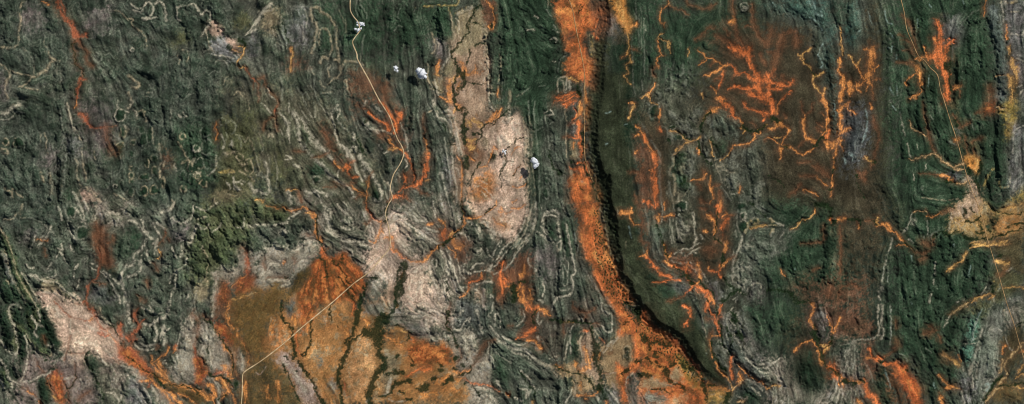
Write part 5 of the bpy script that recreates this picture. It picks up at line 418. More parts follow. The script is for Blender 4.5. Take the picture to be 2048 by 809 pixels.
A('dgreen',30,0,0,340,0,300,300,0,320); A('dbrown',34,200,60,460,60,440,300,400,700,220,700,180,400); A('brown',24,300,0,600,0,860,120,860,270,560,290,460,200); A('mauve',18,360,40,460,100,480,300,400,280,360,160); A('greytan',16,0,440,180,420,220,700,460,720,560,620,600,340,700,300,780,600,740,809,0,809); A('dkg',20,210,440,400,420,420,700,330,740,230,660); A('dgreen',14,860,620,900,480,960,520,1000,700,960,809,880,809); A('brown',12,740,340,860,480,860,600,760,580); A('dgreen',16,920,0,1020,0,1020,340,1000,380,940,300); A('brownr2',12,900,500,1020,560,1020,809,960,680)
bed('v'); O(3,'o',350,0,365,50,335,110,335,160,365,200); O(1.6,'b',460,40,490,100,510,170); O(3,'o',570,120,545,190,515,240); O(1.6,'o',515,240,500,180,470,100); O(1.8,'o',510,300,470,350,435,400); O(2.4,'o',340,300,270,330,230,360,215,390); O(3,'o',350,295,370,330,400,360); O(3,'y',420,340,480,350,450,390); O(4.5,'o',410,370,420,440,440,490); O(3.5,'o',400,380,410,420); O(8,'r',480,510,520,520,540,560); O(6,'r',530,570,550,600); O(4,'o',570,580,620,610,680,620,740,640); O(6,'r',760,630,785,670,800,730); O(6,'r',800,740,850,760,870,800); O(5,'o',720,790,740,809); O(3,'o',575,610,575,660); O(3,'o',600,640,600,670); O(2,'o',340,150,380,210); O(3,'b',470,590,490,610); O(2.6,'y',0,680,40,660,100,660)
O(3.5,'r',810,360,820,410,850,450,880,470); O(3,'o',780,435,830,440); O(4,'r',860,440,910,440); O(5,'r',930,490,980,490,1020,480); O(5,'b',1000,520,1020,580); O(4,'r',990,560,1020,580); O(1.4,'b',910,450,960,410,1020,370); O(3,'b',1010,340,1000,370)
G(4.5,350,220,370,260,390,300); G(2.4,390,300,405,350,430,420,440,480,480,510); G(3,490,520,550,560,570,590); G(4,590,620,640,630,690,650); G(1.5,500,250,515,300,470,350); G(2,735,620,755,630); G(2,890,465,920,480); G(1.4,370,180,385,230); G(4,230,0,290,0)
P(3.5,'w',680,305,640,330,620,370,605,430,590,500,575,560); P(1.8,'w',670,335,645,360,640,440,615,520,600,590); P(2.2,'w',680,300,760,295,860,275,885,240,875,150,880,80,880,20); P(2.4,'w',910,10,910,80,905,160,920,230,905,290); P(1.2,'g',690,340,690,440,670,540); P(1.2,'g',710,360,720,460,730,600); P(1.2,'g',770,470,820,560,830,640); P(2.4,'w',550,640,540,700,500,770,430,800); P(2,'w',600,640,570,720,550,790); P(1.4,'g',640,700,610,770); P(1.3,'g',710,680,690,780); P(2,'w',0,500,60,470,110,440); P(1.5,'w',10,490,60,560,100,640,110,740); P(1.4,'w',70,480,75,560,120,660); P(1.6,'t',0,690,40,740,30,809); P(1.3,'g',90,660,100,800); P(2,'w',500,780,460,800); P(1.2,'b',930,530,980,680); P(1.3,'b',975,20,980,150,975,330); P(2.5,'w',560,590,550,640); P(1,'g',520,400,515,460); P(2,'w',110,790,130,809)
R(12,6,610,380,580,520); R(11,5,670,400,650,560); R(11,5,720,400,740,580); R(12,6,900,520,940,600); R(12,6,900,640,960,760); R(12,6,290,560,320,640); R(10,5,60,600,60,700); R(10,5,140,500,150,640); R(12,5,560,700,520,760); R(11,5,640,720,630,780); R(11,5,40,140,60,220); R(12,6,200,180,230,240); R(11,5,120,140,140,200); R(11,5,740,140,760,170); R(11,5,860,180,860,220); R(11,5,280,440,310,480); R(11,5,420,180,440,260); R(12,5,520,300,600,300); R(11,4,600,200,680,220); R(12,5,380,620,430,680); R(11,5,690,720,730,740); R(10,5,960,100,960,260); R(10,4,430,40,520,60)
tile(7,3)
A('dgreen',36,0,0,520,0,640,0,560,300,520,480,420,809,200,809,160,560,0,460); A('bluegreen',8,640,20,710,10,640,260,600,460,540,500,530,400,560,300); A('greyg2',12,760,60,880,40,880,230,820,350,820,520,760,640,700,700,690,809,610,809,610,600,650,420,700,260); A('greytan',12,880,0,1020,0,1020,160,960,240,880,160); A('brownr',12,860,240,1020,180,1020,440,900,560,820,540,830,360); A('brownr',14,700,809,780,690,900,580,1020,560,1020,809); A('olivek',14,740,700,860,660,1020,660,1020,740,800,760); A('grey',12,520,560,580,560,600,809,550,809); A('olive',10,560,0,760,0,700,120,660,200,660,120,600,60); A('brownr2',14,0,600,60,640,120,809,0,809)
bed('v'); A('rust2',5,0,480,60,510,110,580,170,650,195,740,200,809,130,809,90,700,40,620,0,560); O(9,'r',10,510,60,560,100,640); O(9,'r',120,640,160,720,170,800); O(5,'r',110,720,140,790); O(3,'b',0,140,5,200); O(4,'b',0,290,10,340)
bed('y'); O(6,'y',400,430,450,460,500,490); O(6,'b',380,410,430,450); O(3,'o',350,580,400,640,430,665); O(5,'o',390,680,440,670,480,680); O(4,'o',350,740,370,790); O(5,'o',420,660,440,670); O(2,'b',340,260,360,320); O(4,'b',230,240,310,220); O(3,'b',260,180,320,220); O(4,'tt',460,80,520,40,570,10); O(2,'tt',420,100,470,70); O(3,'y',480,680,520,690); O(2,'o',500,420,520,480)
bed('w'); O(2.6,'tt',1020,310,970,370,930,410,890,450,870,510,890,570); O(3,'tt',820,640,880,590); O(3,'y',970,560,1020,490); O(2.4,'tt',760,740,800,690,850,680); O(3,'o',850,400,860,350,880,340); O(2,'y',950,600,1020,560); O(3,'o',1000,390,1020,380); O(2.4,'tt',830,550,850,450); O(3,'tt',720,790,760,740); O(3,'y',940,660,1020,680); G(3.5,700,790,740,710,780,650,840,590); G(2,820,660,900,660,1020,640); G(1.6,970,180,1020,130); G(3,85,540,95,550)
P(2.6,'w',690,210,670,270); P(2.4,'w',655,320,635,400,620,460,605,520); P(3.4,'t',600,510,590,570); P(1.4,'w',612,570,612,680); P(1.5,'w',555,325,650,325); P(3,'w',750,210,790,225); P(1.5,'w',780,200,850,230); P(1.3,'b',690,40,640,160,610,290); P(1.2,'b',660,80,620,200,600,310); P(2,'b',580,300,640,290); P(2,'w',400,130,410,160); P(1.5,'w',430,100,380,200); P(3,'b',710,660,760,650,720,700); P(2,'w',520,690,530,740,545,800); P(1.4,'w',530,510,540,540); P(1.4,'t',570,545,610,550); P(1.3,'t',860,60,860,140,890,200); P(1,'w',870,250,900,350,940,390); P(1.5,'g',0,400,60,420,90,460); P(1.2,'g',240,360,280,400); P(1.3,'b',300,640,310,680); P(1.5,'w',600,650,590,700); P(1.4,'t',650,470,640,600); P(1.2,'b',120,0,125,10); P(1.4,'g',810,350,810,480)
R(11,7,680,60,610,260,560,420); R(11,6,720,280,660,480); R(12,6,760,380,760,560); R(12,7,260,270,280,320); R(12,7,440,280,460,340); R(12,7,440,540,460,600); R(12,7,440,770,460,800); R(12,6,250,390,300,480); R(12,6,200,520,230,600); R(12,6,490,160,540,200); R(12,6,560,60,580,80); R(12,6,60,80,80,160); R(12,6,240,60,260,110); R(12,6,340,30,360,90); R(12,6,40,430,70,470); R(11,6,170,420,200,480); R(12,6,300,650,310,760); R(10,5,550,600,540,700); R(12,5,660,640,650,760); R(11,6,340,380,360,480); R(11,5,170,120,190,260); R(11,5,60,260,90,330); R(10,4,900,720,960,760)
# ---- roads: photograph pixels of the three graded tracks -----------------
ROADS = []
def RD(name, label, w, *segs):
    pts = []
    for (c, r, p) in segs:
        tile(c, r); q = px(p); pts += q if not pts else q
    ROADS.append((name, label, w, pts))
RD('gravel_road','pale gravel road winding south through hills then straight across orange fans',1.0,
   (2,0,(756,-60,750,70,775,130,815,180,825,225,830,245,785,305,770,345,803,430,808,470,850,550,900,640,950,740,985,805)),
   (3,1,(10,70,50,140,88,255,110,310,140,360,158,420,130,500,80,580,60,640,50,700,65,760,52,800)),
   (3,2,(40,10,12,90,35,200,48,290,48,350,30,390,0,425)),(2,2,(900,560,780,650,700,720,610,800)),
   (2,3,(470,110,350,210,250,300,100,420,5,487)),(1,3,(960,528,920,560,912,600,910,700,900,870)))
RD('valley_road','thin pale straight road along the orange valley floor beside the long ridge',.85,
   (4,0,(440,-60,455,0,485,90,510,230,545,400,575,560,580,680,572,800)),(4,1,(577,200,580,440,600,520,640,640)))
tile(4,1); P(.7,'t',640,640,690,780); tile(4,2); P(.7,'t',700,40,740,180,770,330,820,510,862,620,960,760)
RD('desert_road','straight thin tan road crossing the eastern hills and brown plain',.72,
   (7,0,(25,-60,40,0,65,100,85,230,130,340,180,450,230,485,270,540,330,600,355,720,382,800)),
   (7,1,(430,150,490,330,550,550,600,700,625,760)),(7,2,(665,60,700,170,720,270,770,430,820,590,878,795)),(7,3,(940,170,985,330,1015,430,1060,560)))
# ---- closing patches, photograph pixels ------------------------------------
AA('pinkw',18,742,445,790,425,835,450,815,490,850,530,862,600,820,625,800,560,760,560,735,520); AA('pinkw',16,840,560,880,560,905,640,860,655,840,610)
AA('palep',9,757,470,790,440,802,468,785,500,745,540,730,530); AA('palep',8,808,545,858,548,860,600,820,622,806,590)
AA('brown2',11,462,592,520,585,566,560,572,590,556,630,528,676,536,706,500,712,470,700,455,640); AA('olivek',9,500,715,540,725,575,760,600,815,470,815,490,760)
AA('palep',20,965,262,1042,258,1046,430,1012,460,992,420,1005,330)
AA('palep',10,85,592,150,598,195,640,242,682,252,716,205,706,150,664,110,640); AA('orange',5,236,688,262,698,305,742,300,756,268,736,244,712)
bed('a'); WASH.extend([(5,'r',[(238,690),(256,712),(282,734),(300,748)],'a'), (3.5,'o',[(300,748),(340,768),(385,780),(430,806)],'a'), (3.5,'o',[(296,752),(330,790),(352,815)],'a'), (3,'r',[(262,690),(272,660),(288,640)],'a')])
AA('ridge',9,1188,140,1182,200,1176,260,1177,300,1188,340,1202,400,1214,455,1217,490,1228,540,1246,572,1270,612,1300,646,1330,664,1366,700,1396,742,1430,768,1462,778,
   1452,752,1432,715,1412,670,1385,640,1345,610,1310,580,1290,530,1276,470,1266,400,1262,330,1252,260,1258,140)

# ------------------------------------------------------------------ traces to fields
def spline(p, n=4):
    p = np.array(p, float)
    if len(p) < 3: return p
    q = np.vstack([2*p[0]-p[1], p, 2*p[-1]-p[-2]]); out = []
    for i in range(1, len(q)-2):
        a, b, c, d = q[i-1], q[i], q[i+1], q[i+2]
        for t in np.arange(n)/n:
            out.append(.5*(2*b + (c-a)*t + (2*a-5*b+4*c-d)*t*t + (3*b-a-3*c+d)*t**3))
    out.append(p[-1]); return np.array(out)
def window(p, r):
    x0, y0 = p.min(0) - r; x1, y1 = p.max(0) + r
    i0, i1 = max(0, int((x0+MAR)/STEP)), min(nx, int((x1+MAR)/STEP)+2)
    j0, j1 = max(0, int((y0+MAR)/STEP)), min(ny, int((y1+MAR)/STEP)+2)
    return slice(j0, max(j0, j1)), slice(i0, max(i0, i1))
def dist(p, s, side=False, k=1, along=False):
    x, y = GX[s] + k*(WX[s]-GX[s]), GY[s] + k*(WY[s]-GY[s]); best = np.full(x.shape, 1e9, np.float32); sg = np.ones_like(best)
    for q, ((ax, ay), (bx, by)) in enumerate(zip(p[:-1], p[1:])):
        dx, dy = bx-ax, by-ay; L = dx*dx + dy*dy + 1e-6
        t = np.clip(((x-ax)*dx + (y-ay)*dy)/L, 0, 1)
        ex, ey = x-ax-t*dx, y-ay-t*dy; d = ex*ex + ey*ey
        if along: sg = np.where(d < best, q + t, sg)
        if side: sg = np.where(d < best, np.sign(dx*ey - dy*ex), sg)
        best = np.minimum(best, d)
    return (np.sqrt(best), sg) if side or along else np.sqrt(best)

col = np.empty((ny, nx, 3), np.float32); col[:] = lin(CLS['greygreen'][0])
hilly = np.ones((ny, nx), np.float32); bedding = np.ones((ny, nx), np.float32)
region = np.zeros((ny, nx), np.uint8); RK = 'hbpfo'
for c, f, pts in AREAS:                                          # ground covers
    rgb, rel, sb, rk = CLS[c]; p = np.array(pts); s = window(p, 2.5*f + 6)
    x, y = WX[s] + N9[s]*f*.25, WY[s] + N30[s]*f*.3
    if x.size == 0: continue
    ins = np.zeros(x.shape, bool); q = np.roll(p, -1, 0)
    for (ax, ay), (bx, by) in zip(p, q):
        if ay != by: ins ^= ((ay > y) != (by > y)) & (x < (bx-ax)*(y-ay)/(by-ay) + ax)
    a = blur(ins.astype(np.float32), f*.55)
    a = np.clip(a + (N5[s]*.13 + N9[s]*.2 + .16*N30[s] + .08*SPK[s])*4*a*(1-a), 0, 1)
    k = a[..., None]; col[s] = col[s]*(1-k) + lin(rgb)*k
    hilly[s] = lerp(hilly[s], rel, a); bedding[s] = lerp(bedding[s], sb, a)
    region[s] = np.where(a > .5, RK.index(rk), region[s])

# relief: traced ridges, gullies, knolls
relief = np.zeros((ny, nx), np.float32)
for w, h, pts in RIDGE:
    if pts[0][0] > 1760: h *= 1.15                                   # the sharp striped ridges of the east
    p = spline(pts, 3) if len(pts) > 2 else np.array(pts); s = window(p, w*1.3)
    d = dist(p, s)*(1 + .2*N9[s]); v = h*np.maximum(0, 1 - (d/w)**2)**1.3*(1 + .08*N5[s])
    relief[s] = np.maximum(relief[s], v) if h > 0 else relief[s] + v*.7
for cx, cy, rx, ry, h in DOMES:
    s = window(np.array([[cx-rx, cy-ry], [cx+rx, cy+ry]]), 2)
    q = ((WX[s]-cx)/rx)**2 + ((WY[s]-cy)/ry)**2
    relief[s] = np.maximum(relief[s], h*np.maximum(0, 1-q)**1.2)

# strike of the beds, from the traced ledges
cs = 8; cnx, cny = (W+2*MAR)//cs+2, (H+2*MAR)//cs+2
T = np.zeros((2, cny, cnx)); T[0] -= .25                          # weak north-south prior
for w, c, pts in PALE + [(r[0], 0, r[2]) for r in RIDGE]:
    p = spline(pts, 3)
    for a, b in zip(p[:-1], p[1:]):
        dx, dy = b-a; L = math.hypot(dx, dy); th = 2*math.atan2(dy, dx); m = (a+b)/2
        i, j = int((m[0]+MAR)/cs), int((m[1]+MAR)/cs)
        if 0 <= i < cnx and 0 <= j < cny: T[0, j, i] += L*math.cos(th)*.6; T[1, j, i] += L*math.sin(th)*.6
for x0, y0, x1, y1, ax, ay in ((600,500,740,640,645,495), (770,660,960,809,1000,660)):      # fans: streaks run away from the apex
    for j in range(int((y0+MAR)/cs), int((y1+MAR)/cs)):
        for i in range(int((x0+MAR)/cs), int((x1+MAR)/cs)):
            th = 2*math.atan2(j*cs-MAR-ay, i*cs-MAR-ax); T[0, j, i] += 14*math.cos(th); T[1, j, i] += 14*math.sin(th)
for w, c, pts, b in WASH:
    p = spline(pts, 3)
    for a, b in zip(p[:-1], p[1:]):
        dx, dy = b-a; L = math.hypot(dx, dy)*min(w, 6)*.3; th = 2*math.atan2(dy, dx); m = (a+b)/2
        i, j = int((m[0]+MAR)/cs), int((m[1]+MAR)/cs)
        if 0 <= i < cnx and 0 <= j < cny: T[0, j, i] += L*math.cos(th); T[1, j, i] += L*math.sin(th)
def cblur(a, n=2):
    for _ in range(3):
        for ax in (0, 1):
            b = np.pad(a, [(n, n) if k == ax else (0, 0) for k in (0, 1)], mode='edge')
            a = sum(np.take(b, range(k, k + a.shape[ax]), ax) for k in range(2*n+1))/(2*n+1)
    return a
T0, T1 = cblur(T[0]), cblur(T[1])
u = (GX+MAR)/cs; v = (GY+MAR)/cs; ui = np.clip(u.astype(int), 0, cnx-2); vi = np.clip(v.astype(int), 0, cny-2); fu, fv = u-ui, v-vi
bl = lambda a: (a[vi, ui]*(1-fu)+a[vi, ui+1]*fu)*(1-fv) + (a[vi+1, ui]*(1-fu)+a[vi+1, ui+1]*fu)*fv
TH = .5*np.arctan2(bl(T1), bl(T0)) + .12*noise(34) + .05*noise(14)
DX, DY = np.cos(TH).astype(np.float32), np.sin(TH).astype(np.float32)
src = np.stack([shaped(np.exp(-(FR*2.2)**2)), noise(7), noise(16)], -1)
acc = src.copy(); NS = 30
for sgn in (1, -1):                                               # streak noise along the strike
    pxx, pyy = np.meshgrid(np.arange(nx, dtype=np.float32), np.arange(ny, dtype=np.float32))
    ox, oy = DX*sgn, DY*sgn
    for k in range(NS):
        pxx += ox; pyy += oy
        i = np.clip(pxx, 0, nx-1).astype(np.int32); j = np.clip(pyy, 0, ny-1).astype(np.int32)
        acc += src[j, i]
        if k % 2:
            ax, ay = DX[j, i], DY[j, i]; f = np.sign(ax*ox + ay*oy); ox, oy = ax*f, ay*f
acc = (acc - acc.mean((0, 1)))/acc.std((0, 1))
L1, L2, L3 = acc[..., 0], acc[..., 1], acc[..., 2]

# washes, ledges and thickets
wash = np.zeros((ny, nx), np.float32); wcol = np.zeros((ny, nx, 3), np.float32); bedid = np.full((ny, nx), -1, np.int16)
BEDS = []; halo = np.zeros((ny, nx), np.float32)
for w, c, pts, b in WASH:
    if b not in BEDS: BEDS.append(b)
    p = spline(pts); w = w*(.95 if w > 3.5 else .78); s = window(p, w*2.2 + 4)
    if WX[s].size == 0: continue
    soft = 2.0 if c in 'b' else 1.6
    if c == 'r' and p[0, 0] < 560: c = 'rr'
    d, u_ = dist(p, s, k=.7 if w < 3 else 1, along=True); u_ = u_/(len(p)-1)
    d = d/((.8 + .2*np.clip(6*np.minimum(u_, 1-u_), 0, 1))*(1 + .15*np.clip(N30[s], -1.5, 1.5)))
    d = d + (N5[s]*.09 + N3[s]*.06 + N9[s]*.10 - .14*L2[s])*w
    a = .95*np.exp(-(np.maximum(d, 0)/(w*soft*.60 + .45))**1.7)*np.clip(.93 + .1*SPK[s] + .07*L1[s], 0, 1)
    a = a*(d < 2.6*w + 2)
    hd = np.exp(-(d/(w*2.6 + 3.5))**2)*(.62 if c in 'bro' else .35); halo[s] = np.maximum(halo[s], hd)
    a = a*(.72 if c == 'b' else .97 if w > 2.4 else .92)
    k = a[..., None]; wcol[s] = np.where(wash[s][..., None] > 0, wcol[s]*(1-k) + lin(OC[c])*k, lin(OC[c])); 
    bedid[s] = np.where((a > .5) & (a >= wash[s]), BEDS.index(b), bedid[s]); wash[s] = np.maximum(wash[s], a)
pale = np.zeros((ny, nx), np.float32); pcol = np.zeros((ny, nx, 3), np.float32); DL = np.full((ny, nx), 99, np.float32)
for w, c, pts in PALE:
    p = spline(pts, 3); s = window(p, w*2.4 + 18)
    if WX[s].size == 0: continue
    far = p[0, 0] > 1250
    soft = far and w >= 3 and c in 'wpink'
    if soft: c = 'g'
    d = dist(p, s, k=.4); DL[s] = np.minimum(DL[s], np.maximum(0, d - w*.5)); ww = (w*(1 + .25*N9[s])*(1.2 if soft else .78) + .2)
    a = np.exp(-(d/ww)**2*.9)*np.clip(.72 + .26*N5[s] + .14*N3[s] + .18*L2[s] + .2*N9[s], .08, 1)*(.48 if soft or c == 'g' else .6 if far else .78)
    k = a[..., None]; pcol[s] = np.where(pale[s][..., None] > 0, pcol[s]*(1-k) + lin(PC[c])*k, lin(PC[c])); pale[s] = np.maximum(pale[s], a)
green = np.zeros((ny, nx), np.float32)
for w, pts in GREEN:
    w = w*1.25 if w >= 4 else w; p = spline(pts); s = window(p, w*2 + 4)
    if WX[s].size == 0: continue
    d = dist(p, s) + (N5[s]*.14 + N3[s]*.12)*w
    green[s] = np.maximum(green[s], 1 - sstep(w*.5, w*1.35 + .5, d))
# road corridors are graded flat
road = np.zeros((ny, nx), np.float32)
for nm, lb, w, pts in ROADS:
    p = spline(pts); s = window(p, 16)
    keep = WX[s].copy(), WY[s].copy(); WX[s], WY[s] = GX[s], GY[s]
    road[s] = np.maximum(road[s], 1 - sstep(2.5, 10, dist(p, s))); WX[s], WY[s] = keep

# the long escarpment: steep west face, gentle dip slope to the east
sp = np.array([(SCARP[0][0]-12, -90)] + SCARP + [(SCARP[-1][0]+14, SCARP[-1][1]+6)])
sp = sp[np.concatenate([[True], np.hypot(*np.diff(sp, axis=0).T) > 4])]
s = (slice(0, ny), slice(int((1000+MAR)/STEP), int((1800+MAR)/STEP)))
d, sg = dist(spline(sp, 3), s, True, .45)
SC_H = lerp(12, 17, sstep(180, 330, GY[s]))*(1 - sstep(715, 785, GY[s]))*np.ones_like(d)
east = np.where(sg < 0, 1, 0)
wob = d*(1 + .10*N9[s]) + .6*N9[s]
sc_h = np.where(east, SC_H*np.exp(-(np.maximum(0, d-3)/150)), SC_H*(.42*np.exp(-np.maximum(0, wob)/6.5) + .58*(1 - sstep(-8, 34, wob))/.91))
scarp = np.zeros((ny, nx), np.float32); scarp[s] = sc_h
scarp_zone = np.zeros((ny, nx), bool); scarp_zone[s] = (east == 0) & (d < 22) & (GY[s] < 760)

near = np.exp(-DL/15)
band = np.cos(6.2832*DL/(6.0 + .5*np.clip(N30, -2, 2)) + .5*N9)*np.exp(-DL/14)*(DL < 50)   # beds parallel to the traced ledges
flat = np.clip(1 - np.maximum(wash*.95, road), 0, 1)
hl = blur(hilly, 4)*flat; hl[s] *= 1 - .85*np.exp(-(d/16)**2)
hills_noise = fractal(13, 55, 1.9); gully = 1 - np.abs(fractal(5, 34, 1.0))
west = sstep(430, 720, GX)
HT = .6*relief*(.3 + .7*np.clip(hilly*1.6, 0, 1)) + hl*(lerp(1.9, .85, west)*hills_noise + lerp(.6, 1.35, west)*L3 + .3*band*bedding + .42*L2 + .25*gully + .08*L1) + .35*N30*hilly
HT = HT*(1 - .8*wash) - 1.2*wash - .6*green + pale*.35*flat
HT = HT*(1-road) + blur(HT, 9)*road + scarp + 1.2*N90
veg = np.clip(green + 0, 0, 1); HT += veg*.45*np.abs(SPK)

# colour of the rock, soil and scrub
Sx = (.62*L1 + .5*L2)*(1 - .35*near)*lerp(.6, 1, west) + 1.25*band
mo = sstep(-.9, .9, fractal(16, 130, 1.2) + .25*N9); k = (.55*bedding*(region == 0)*lerp(1, .55, west))[..., None]; m3 = mo[..., None]
col = col*(1-k) + k*(m3*np.array((1.28, 1.17, 1.2))*col + (1-m3)*np.array((.72, .86, .74))*col)     # patches of bare grey stone and of scrub
rel = HT - scarp; rel = rel - blur(rel, 22); tops = (sstep(-1.6, 2.2, rel)*hilly*flat)[..., None]     # scrub on the crests, bare stony soil low down
col *= (1-tops)*np.array((1.17, 1.11, 1.1)) + tops*np.array((.82, .90, .84))
b = bedding[..., None]
col *= np.exp(np.clip(Sx*.24*bedding + .24*SPK*(1-.5*bedding) + .10*N9 + .14*N30 + .10*N90, -1, 1))[..., None]
ledge = sstep(.75, 2.0, Sx + .35*N30)*bedding*.6
ring = np.sin(6.2832*(.6*relief + 2.0*hills_noise + .5*L3)/2.3 + .5*N9); ring = sstep(.35, 1, ring)*sstep(lerp(-1.2, -.1, west), lerp(.3, .9, west), N30 + .3*N90)*bedding*hilly*flat*lerp(.48, .42, west)
lg = np.maximum(ledge, ring)[..., None]; col = col*(1-lg) + (.5*lin((140,136,118)) + .5*np.minimum(col*2.2, .4))*lg
scrub = (sstep(.7, 1.8, -Sx + .3*SPK)*bedding*.5)[..., None]; col = col*(1-scrub) + np.minimum(col*.6, lin((50,64,46)))*scrub
k = pale[..., None]; col = col*(1-k) + pcol*k*np.exp(.10*SPK)[..., None]
sand = np.exp(.14*SPK + .08*N5 + .16*L1 + .12*L2 + .10*N30)[..., None]
k = (halo*(.7+.3*N9)*(1-wash)).clip(0, 1)[..., None]; col = col*(1-k) + lin((88,62,43))*k
k = wash[..., None]; wcol = lerp(lin((118,76,50)), wcol, np.clip(1.25*k - .05, 0, 1)); col = col*(1-k) + wcol*sand*k
k = (green*.93)[..., None]; col = col*(1-k) + lin((27,41,21))*np.exp(.25*SPK)[..., None]*k
# brown silt, scrub and yellow sand drifts within the orange flats
of = blur(np.isin(region, [3, 4]).astype(np.float32), 3)*(1-green)
dr = fractal(5, 70, 1.1)
k = (sstep(-.1, 1.5, dr + .7*L2)*of*.62*(1-.5*wash))[..., None]; col = col*(1-k) + lin((98,66,40))*np.exp(.2*SPK)[..., None]*k
k = (sstep(.3, 1.8, -dr - .6*L2 + .3*N30)*of*.6)[..., None]; col = col*(1-k) + lin((208,138,76))*k
k = (sstep(1.0, 2.2, .8*dr + .8*SPK)*of*.7)[..., None]; col = col*(1-k) + lin((60,58,32))*k
hue = fractal(6, 90, 1.0)
pz = blur((region == 2).astype(np.float32), 3)*(1-green)
k = (sstep(.5, 1.6, hue)*pz*.55)[..., None]; col = col*(1-k) + col.mean(-1, keepdims=True)*np.array((1.0, .98, .62))*k
k = (sstep(.4, 1.6, -hue)*pz*.5)[..., None]; col = col*(1-k) + np.minimum(col*np.array((1.12, .92, .82)), .6)*k
ff = blur((region == 3).astype(np.float32), 3)*(1-green)
k = (sstep(.0, 1.3, L2 + .5*L1 + .3*dr)*ff*.75)[..., None]; col = col*(1-k) + lin((88,64,38))*np.exp(.2*SPK)[..., None]*k
pf = blur((region == 2).astype(np.float32), 3)*(1-green); d2 = fractal(6, 60, 1.1)
k = (sstep(.2, 1.9, d2 + .4*L2)*pf*.5)[..., None]; col = col*(1-k) + lin((112,86,52))*k
k = (sstep(.2, 1.9, -d2 + .4*SPK)*pf*.45)[..., None]; col = col*(1-k) + np.maximum(col*1.25, lin((150,112,64)))*k
bl_ = blur((region == 1).astype(np.float32), 3)*(1-wash); k = (sstep(-.1, 1.5, fractal(5, 70, 1.1) + .5*L2)*bl_*.6)[..., None]; col = col*(1-k) + np.minimum(col*.7, lin((132,118,96)))*k
net = np.abs(fractal(6, 60, .9)); k = ((1 - sstep(.02, .22, net))*blur((region == 1).astype(np.float32), 3)*.5*(N30 > -1.2))[..., None]
col = col*(1-k) + lin((104,78,58))*k                                # gullies branching over the pale badlands
# open plains are stippled with dark scrub and bright sand
pl = np.isin(region, [2, 3, 4]).astype(np.float32); pl = blur(pl, 3)*(1-green)
st = (sstep(.6, 1.9, SPK + .5*fractal(4, 40, .8))*pl*.7)[..., None]; col = col*(1-st) + lin((66,62,34))*st
col = np.clip(col/GAIN, .004, .9)

# ------------------------------------------------------------------ materials
def mat_ground(name, grain, bump):
    m = bpy.data.materials.new(name); m.use_nodes = True; n = m.node_tree.nodes; l = m.node_tree.links
    bs = n['Principled BSDF']; bs.inputs['Roughness'].default_value = .95; bs.inputs['Specular IOR Level'].default_value = .08
    at = n.new('ShaderNodeAttribute'); at.attribute_name = 'ground_cover'
    tc = n.new('ShaderNodeNewGeometry'); mp = n.new('ShaderNodeMapping'); mp.inputs['Scale'].default_value = (1/S,)*3
    l.new(tc.outputs['Position'], mp.inputs[0])
    a = n.new('ShaderNodeTexNoise'); a.inputs['Scale'].default_value = .42; a.inputs['Detail'].default_value = 5; a.inputs['Roughness'].default_value = .7
    l.new(mp.outputs[0], a.inputs['Vector'])
    r = n.new('ShaderNodeMapRange'); r.inputs[1].default_value = .28; r.inputs[2].default_value = .72; r.inputs[3].default_value = 1-grain; r.inputs[4].default_value = 1+grain
    l.new(a.outputs[0], r.inputs[0])
    mx = n.new('ShaderNodeMix'); mx.data_type = 'RGBA'; mx.blend_type = 'MULTIPLY'; mx.inputs[0].default_value = 1
    l.new(at.outputs['Color'], mx.inputs[6]); l.new(r.outputs[0], mx.inputs[7])
    l.new(mx.outputs[2], bs.inputs['Base Color'])
    b2 = n.new('ShaderNodeBump'); b2.inputs['Strength'].default_value = bump; b2.inputs['Distance'].default_value = S*1.2
    l.new(a.outputs[0], b2.inputs['Height']); l.new(b2.outputs[0], bs.inputs['Normal'])
    return m
M_ROCK = mat_ground('hill_rock_and_scrub', .5, .3); M_SAND = mat_ground('wash_sand', .3, .15)
M_VEG = mat_ground('riverside_scrub', .4, .7); M_PALE = mat_ground('pale_badland_rock', .26, .4)

# ------------------------------------------------------------------ ground pieces cut from one height field
PXW, PYW = (GX - W/2)*S, (H/2 - GY)*S; Z = HT*S
gy_, gx_ = np.gradient(Z, STEP*S); NRM = np.stack([-gx_, gy_, np.ones_like(Z)], -1)
NRM /= np.linalg.norm(NRM, axis=-1, keepdims=True)
VCO = np.stack([PXW, PYW, Z], -1).reshape(-1, 3).astype(np.float32); NRM = NRM.reshape(-1, 3).astype(np.float32)
VCOL = np.concatenate([col, np.ones((ny, nx, 1), np.float32)], -1).reshape(-1, 4).astype(np.float32)
def cells(a): return a[:-1, :-1]
OBJ = []                                                           # (name, label, material, kind)
def reg(*a): OBJ.append(a); return len(OBJ)-1
ids = np.full((ny-1, nx-1), -1, np.int32); cx_, cy_ = cells(GX), cells(GY)
def cleaned(m, r=3):  return blur(m.astype(np.float32), r) > .5
rg = cells(region)
HILLS = [reg('hills','grey green folded hills with pale rings west of the red wash', 'rock'), reg('hills','dark green knobbly hills between the red wash and the gravel road','rock'),
 reg('hills','banded grey hills east of the gravel road up to the orange valley','rock'), reg('hills','dark green plateau hills with orange washes east of the long ridge','rock'),
 reg('hills','green striped north to south hills along the eastern road','rock')]
e1 = 150 + .16*cy_; e2 = 470 + 25*np.sin(cy_/130); e3 = 1790 - .02*cy_
xs = cx_ + 6*cells(N30)
crest = np.interp(cy_, sp[:, 1], sp[:, 0])
ids[:] = HILLS[0]; ids[xs > e1] = HILLS[1]; ids[xs > np.where(cy_ < 420, e2+170, e2)] = HILLS[2]; ids[cx_ > crest-8] = HILLS[3]; ids[xs > e3] = HILLS[4]
BAD = [reg('badlands','pale pink stony badlands in the lower left corner','pale'), reg('badlands','cream and grey badlands around the gravel road and orange fans','pale'), reg('badlands','pale badlands east of the orange valley','pale')]
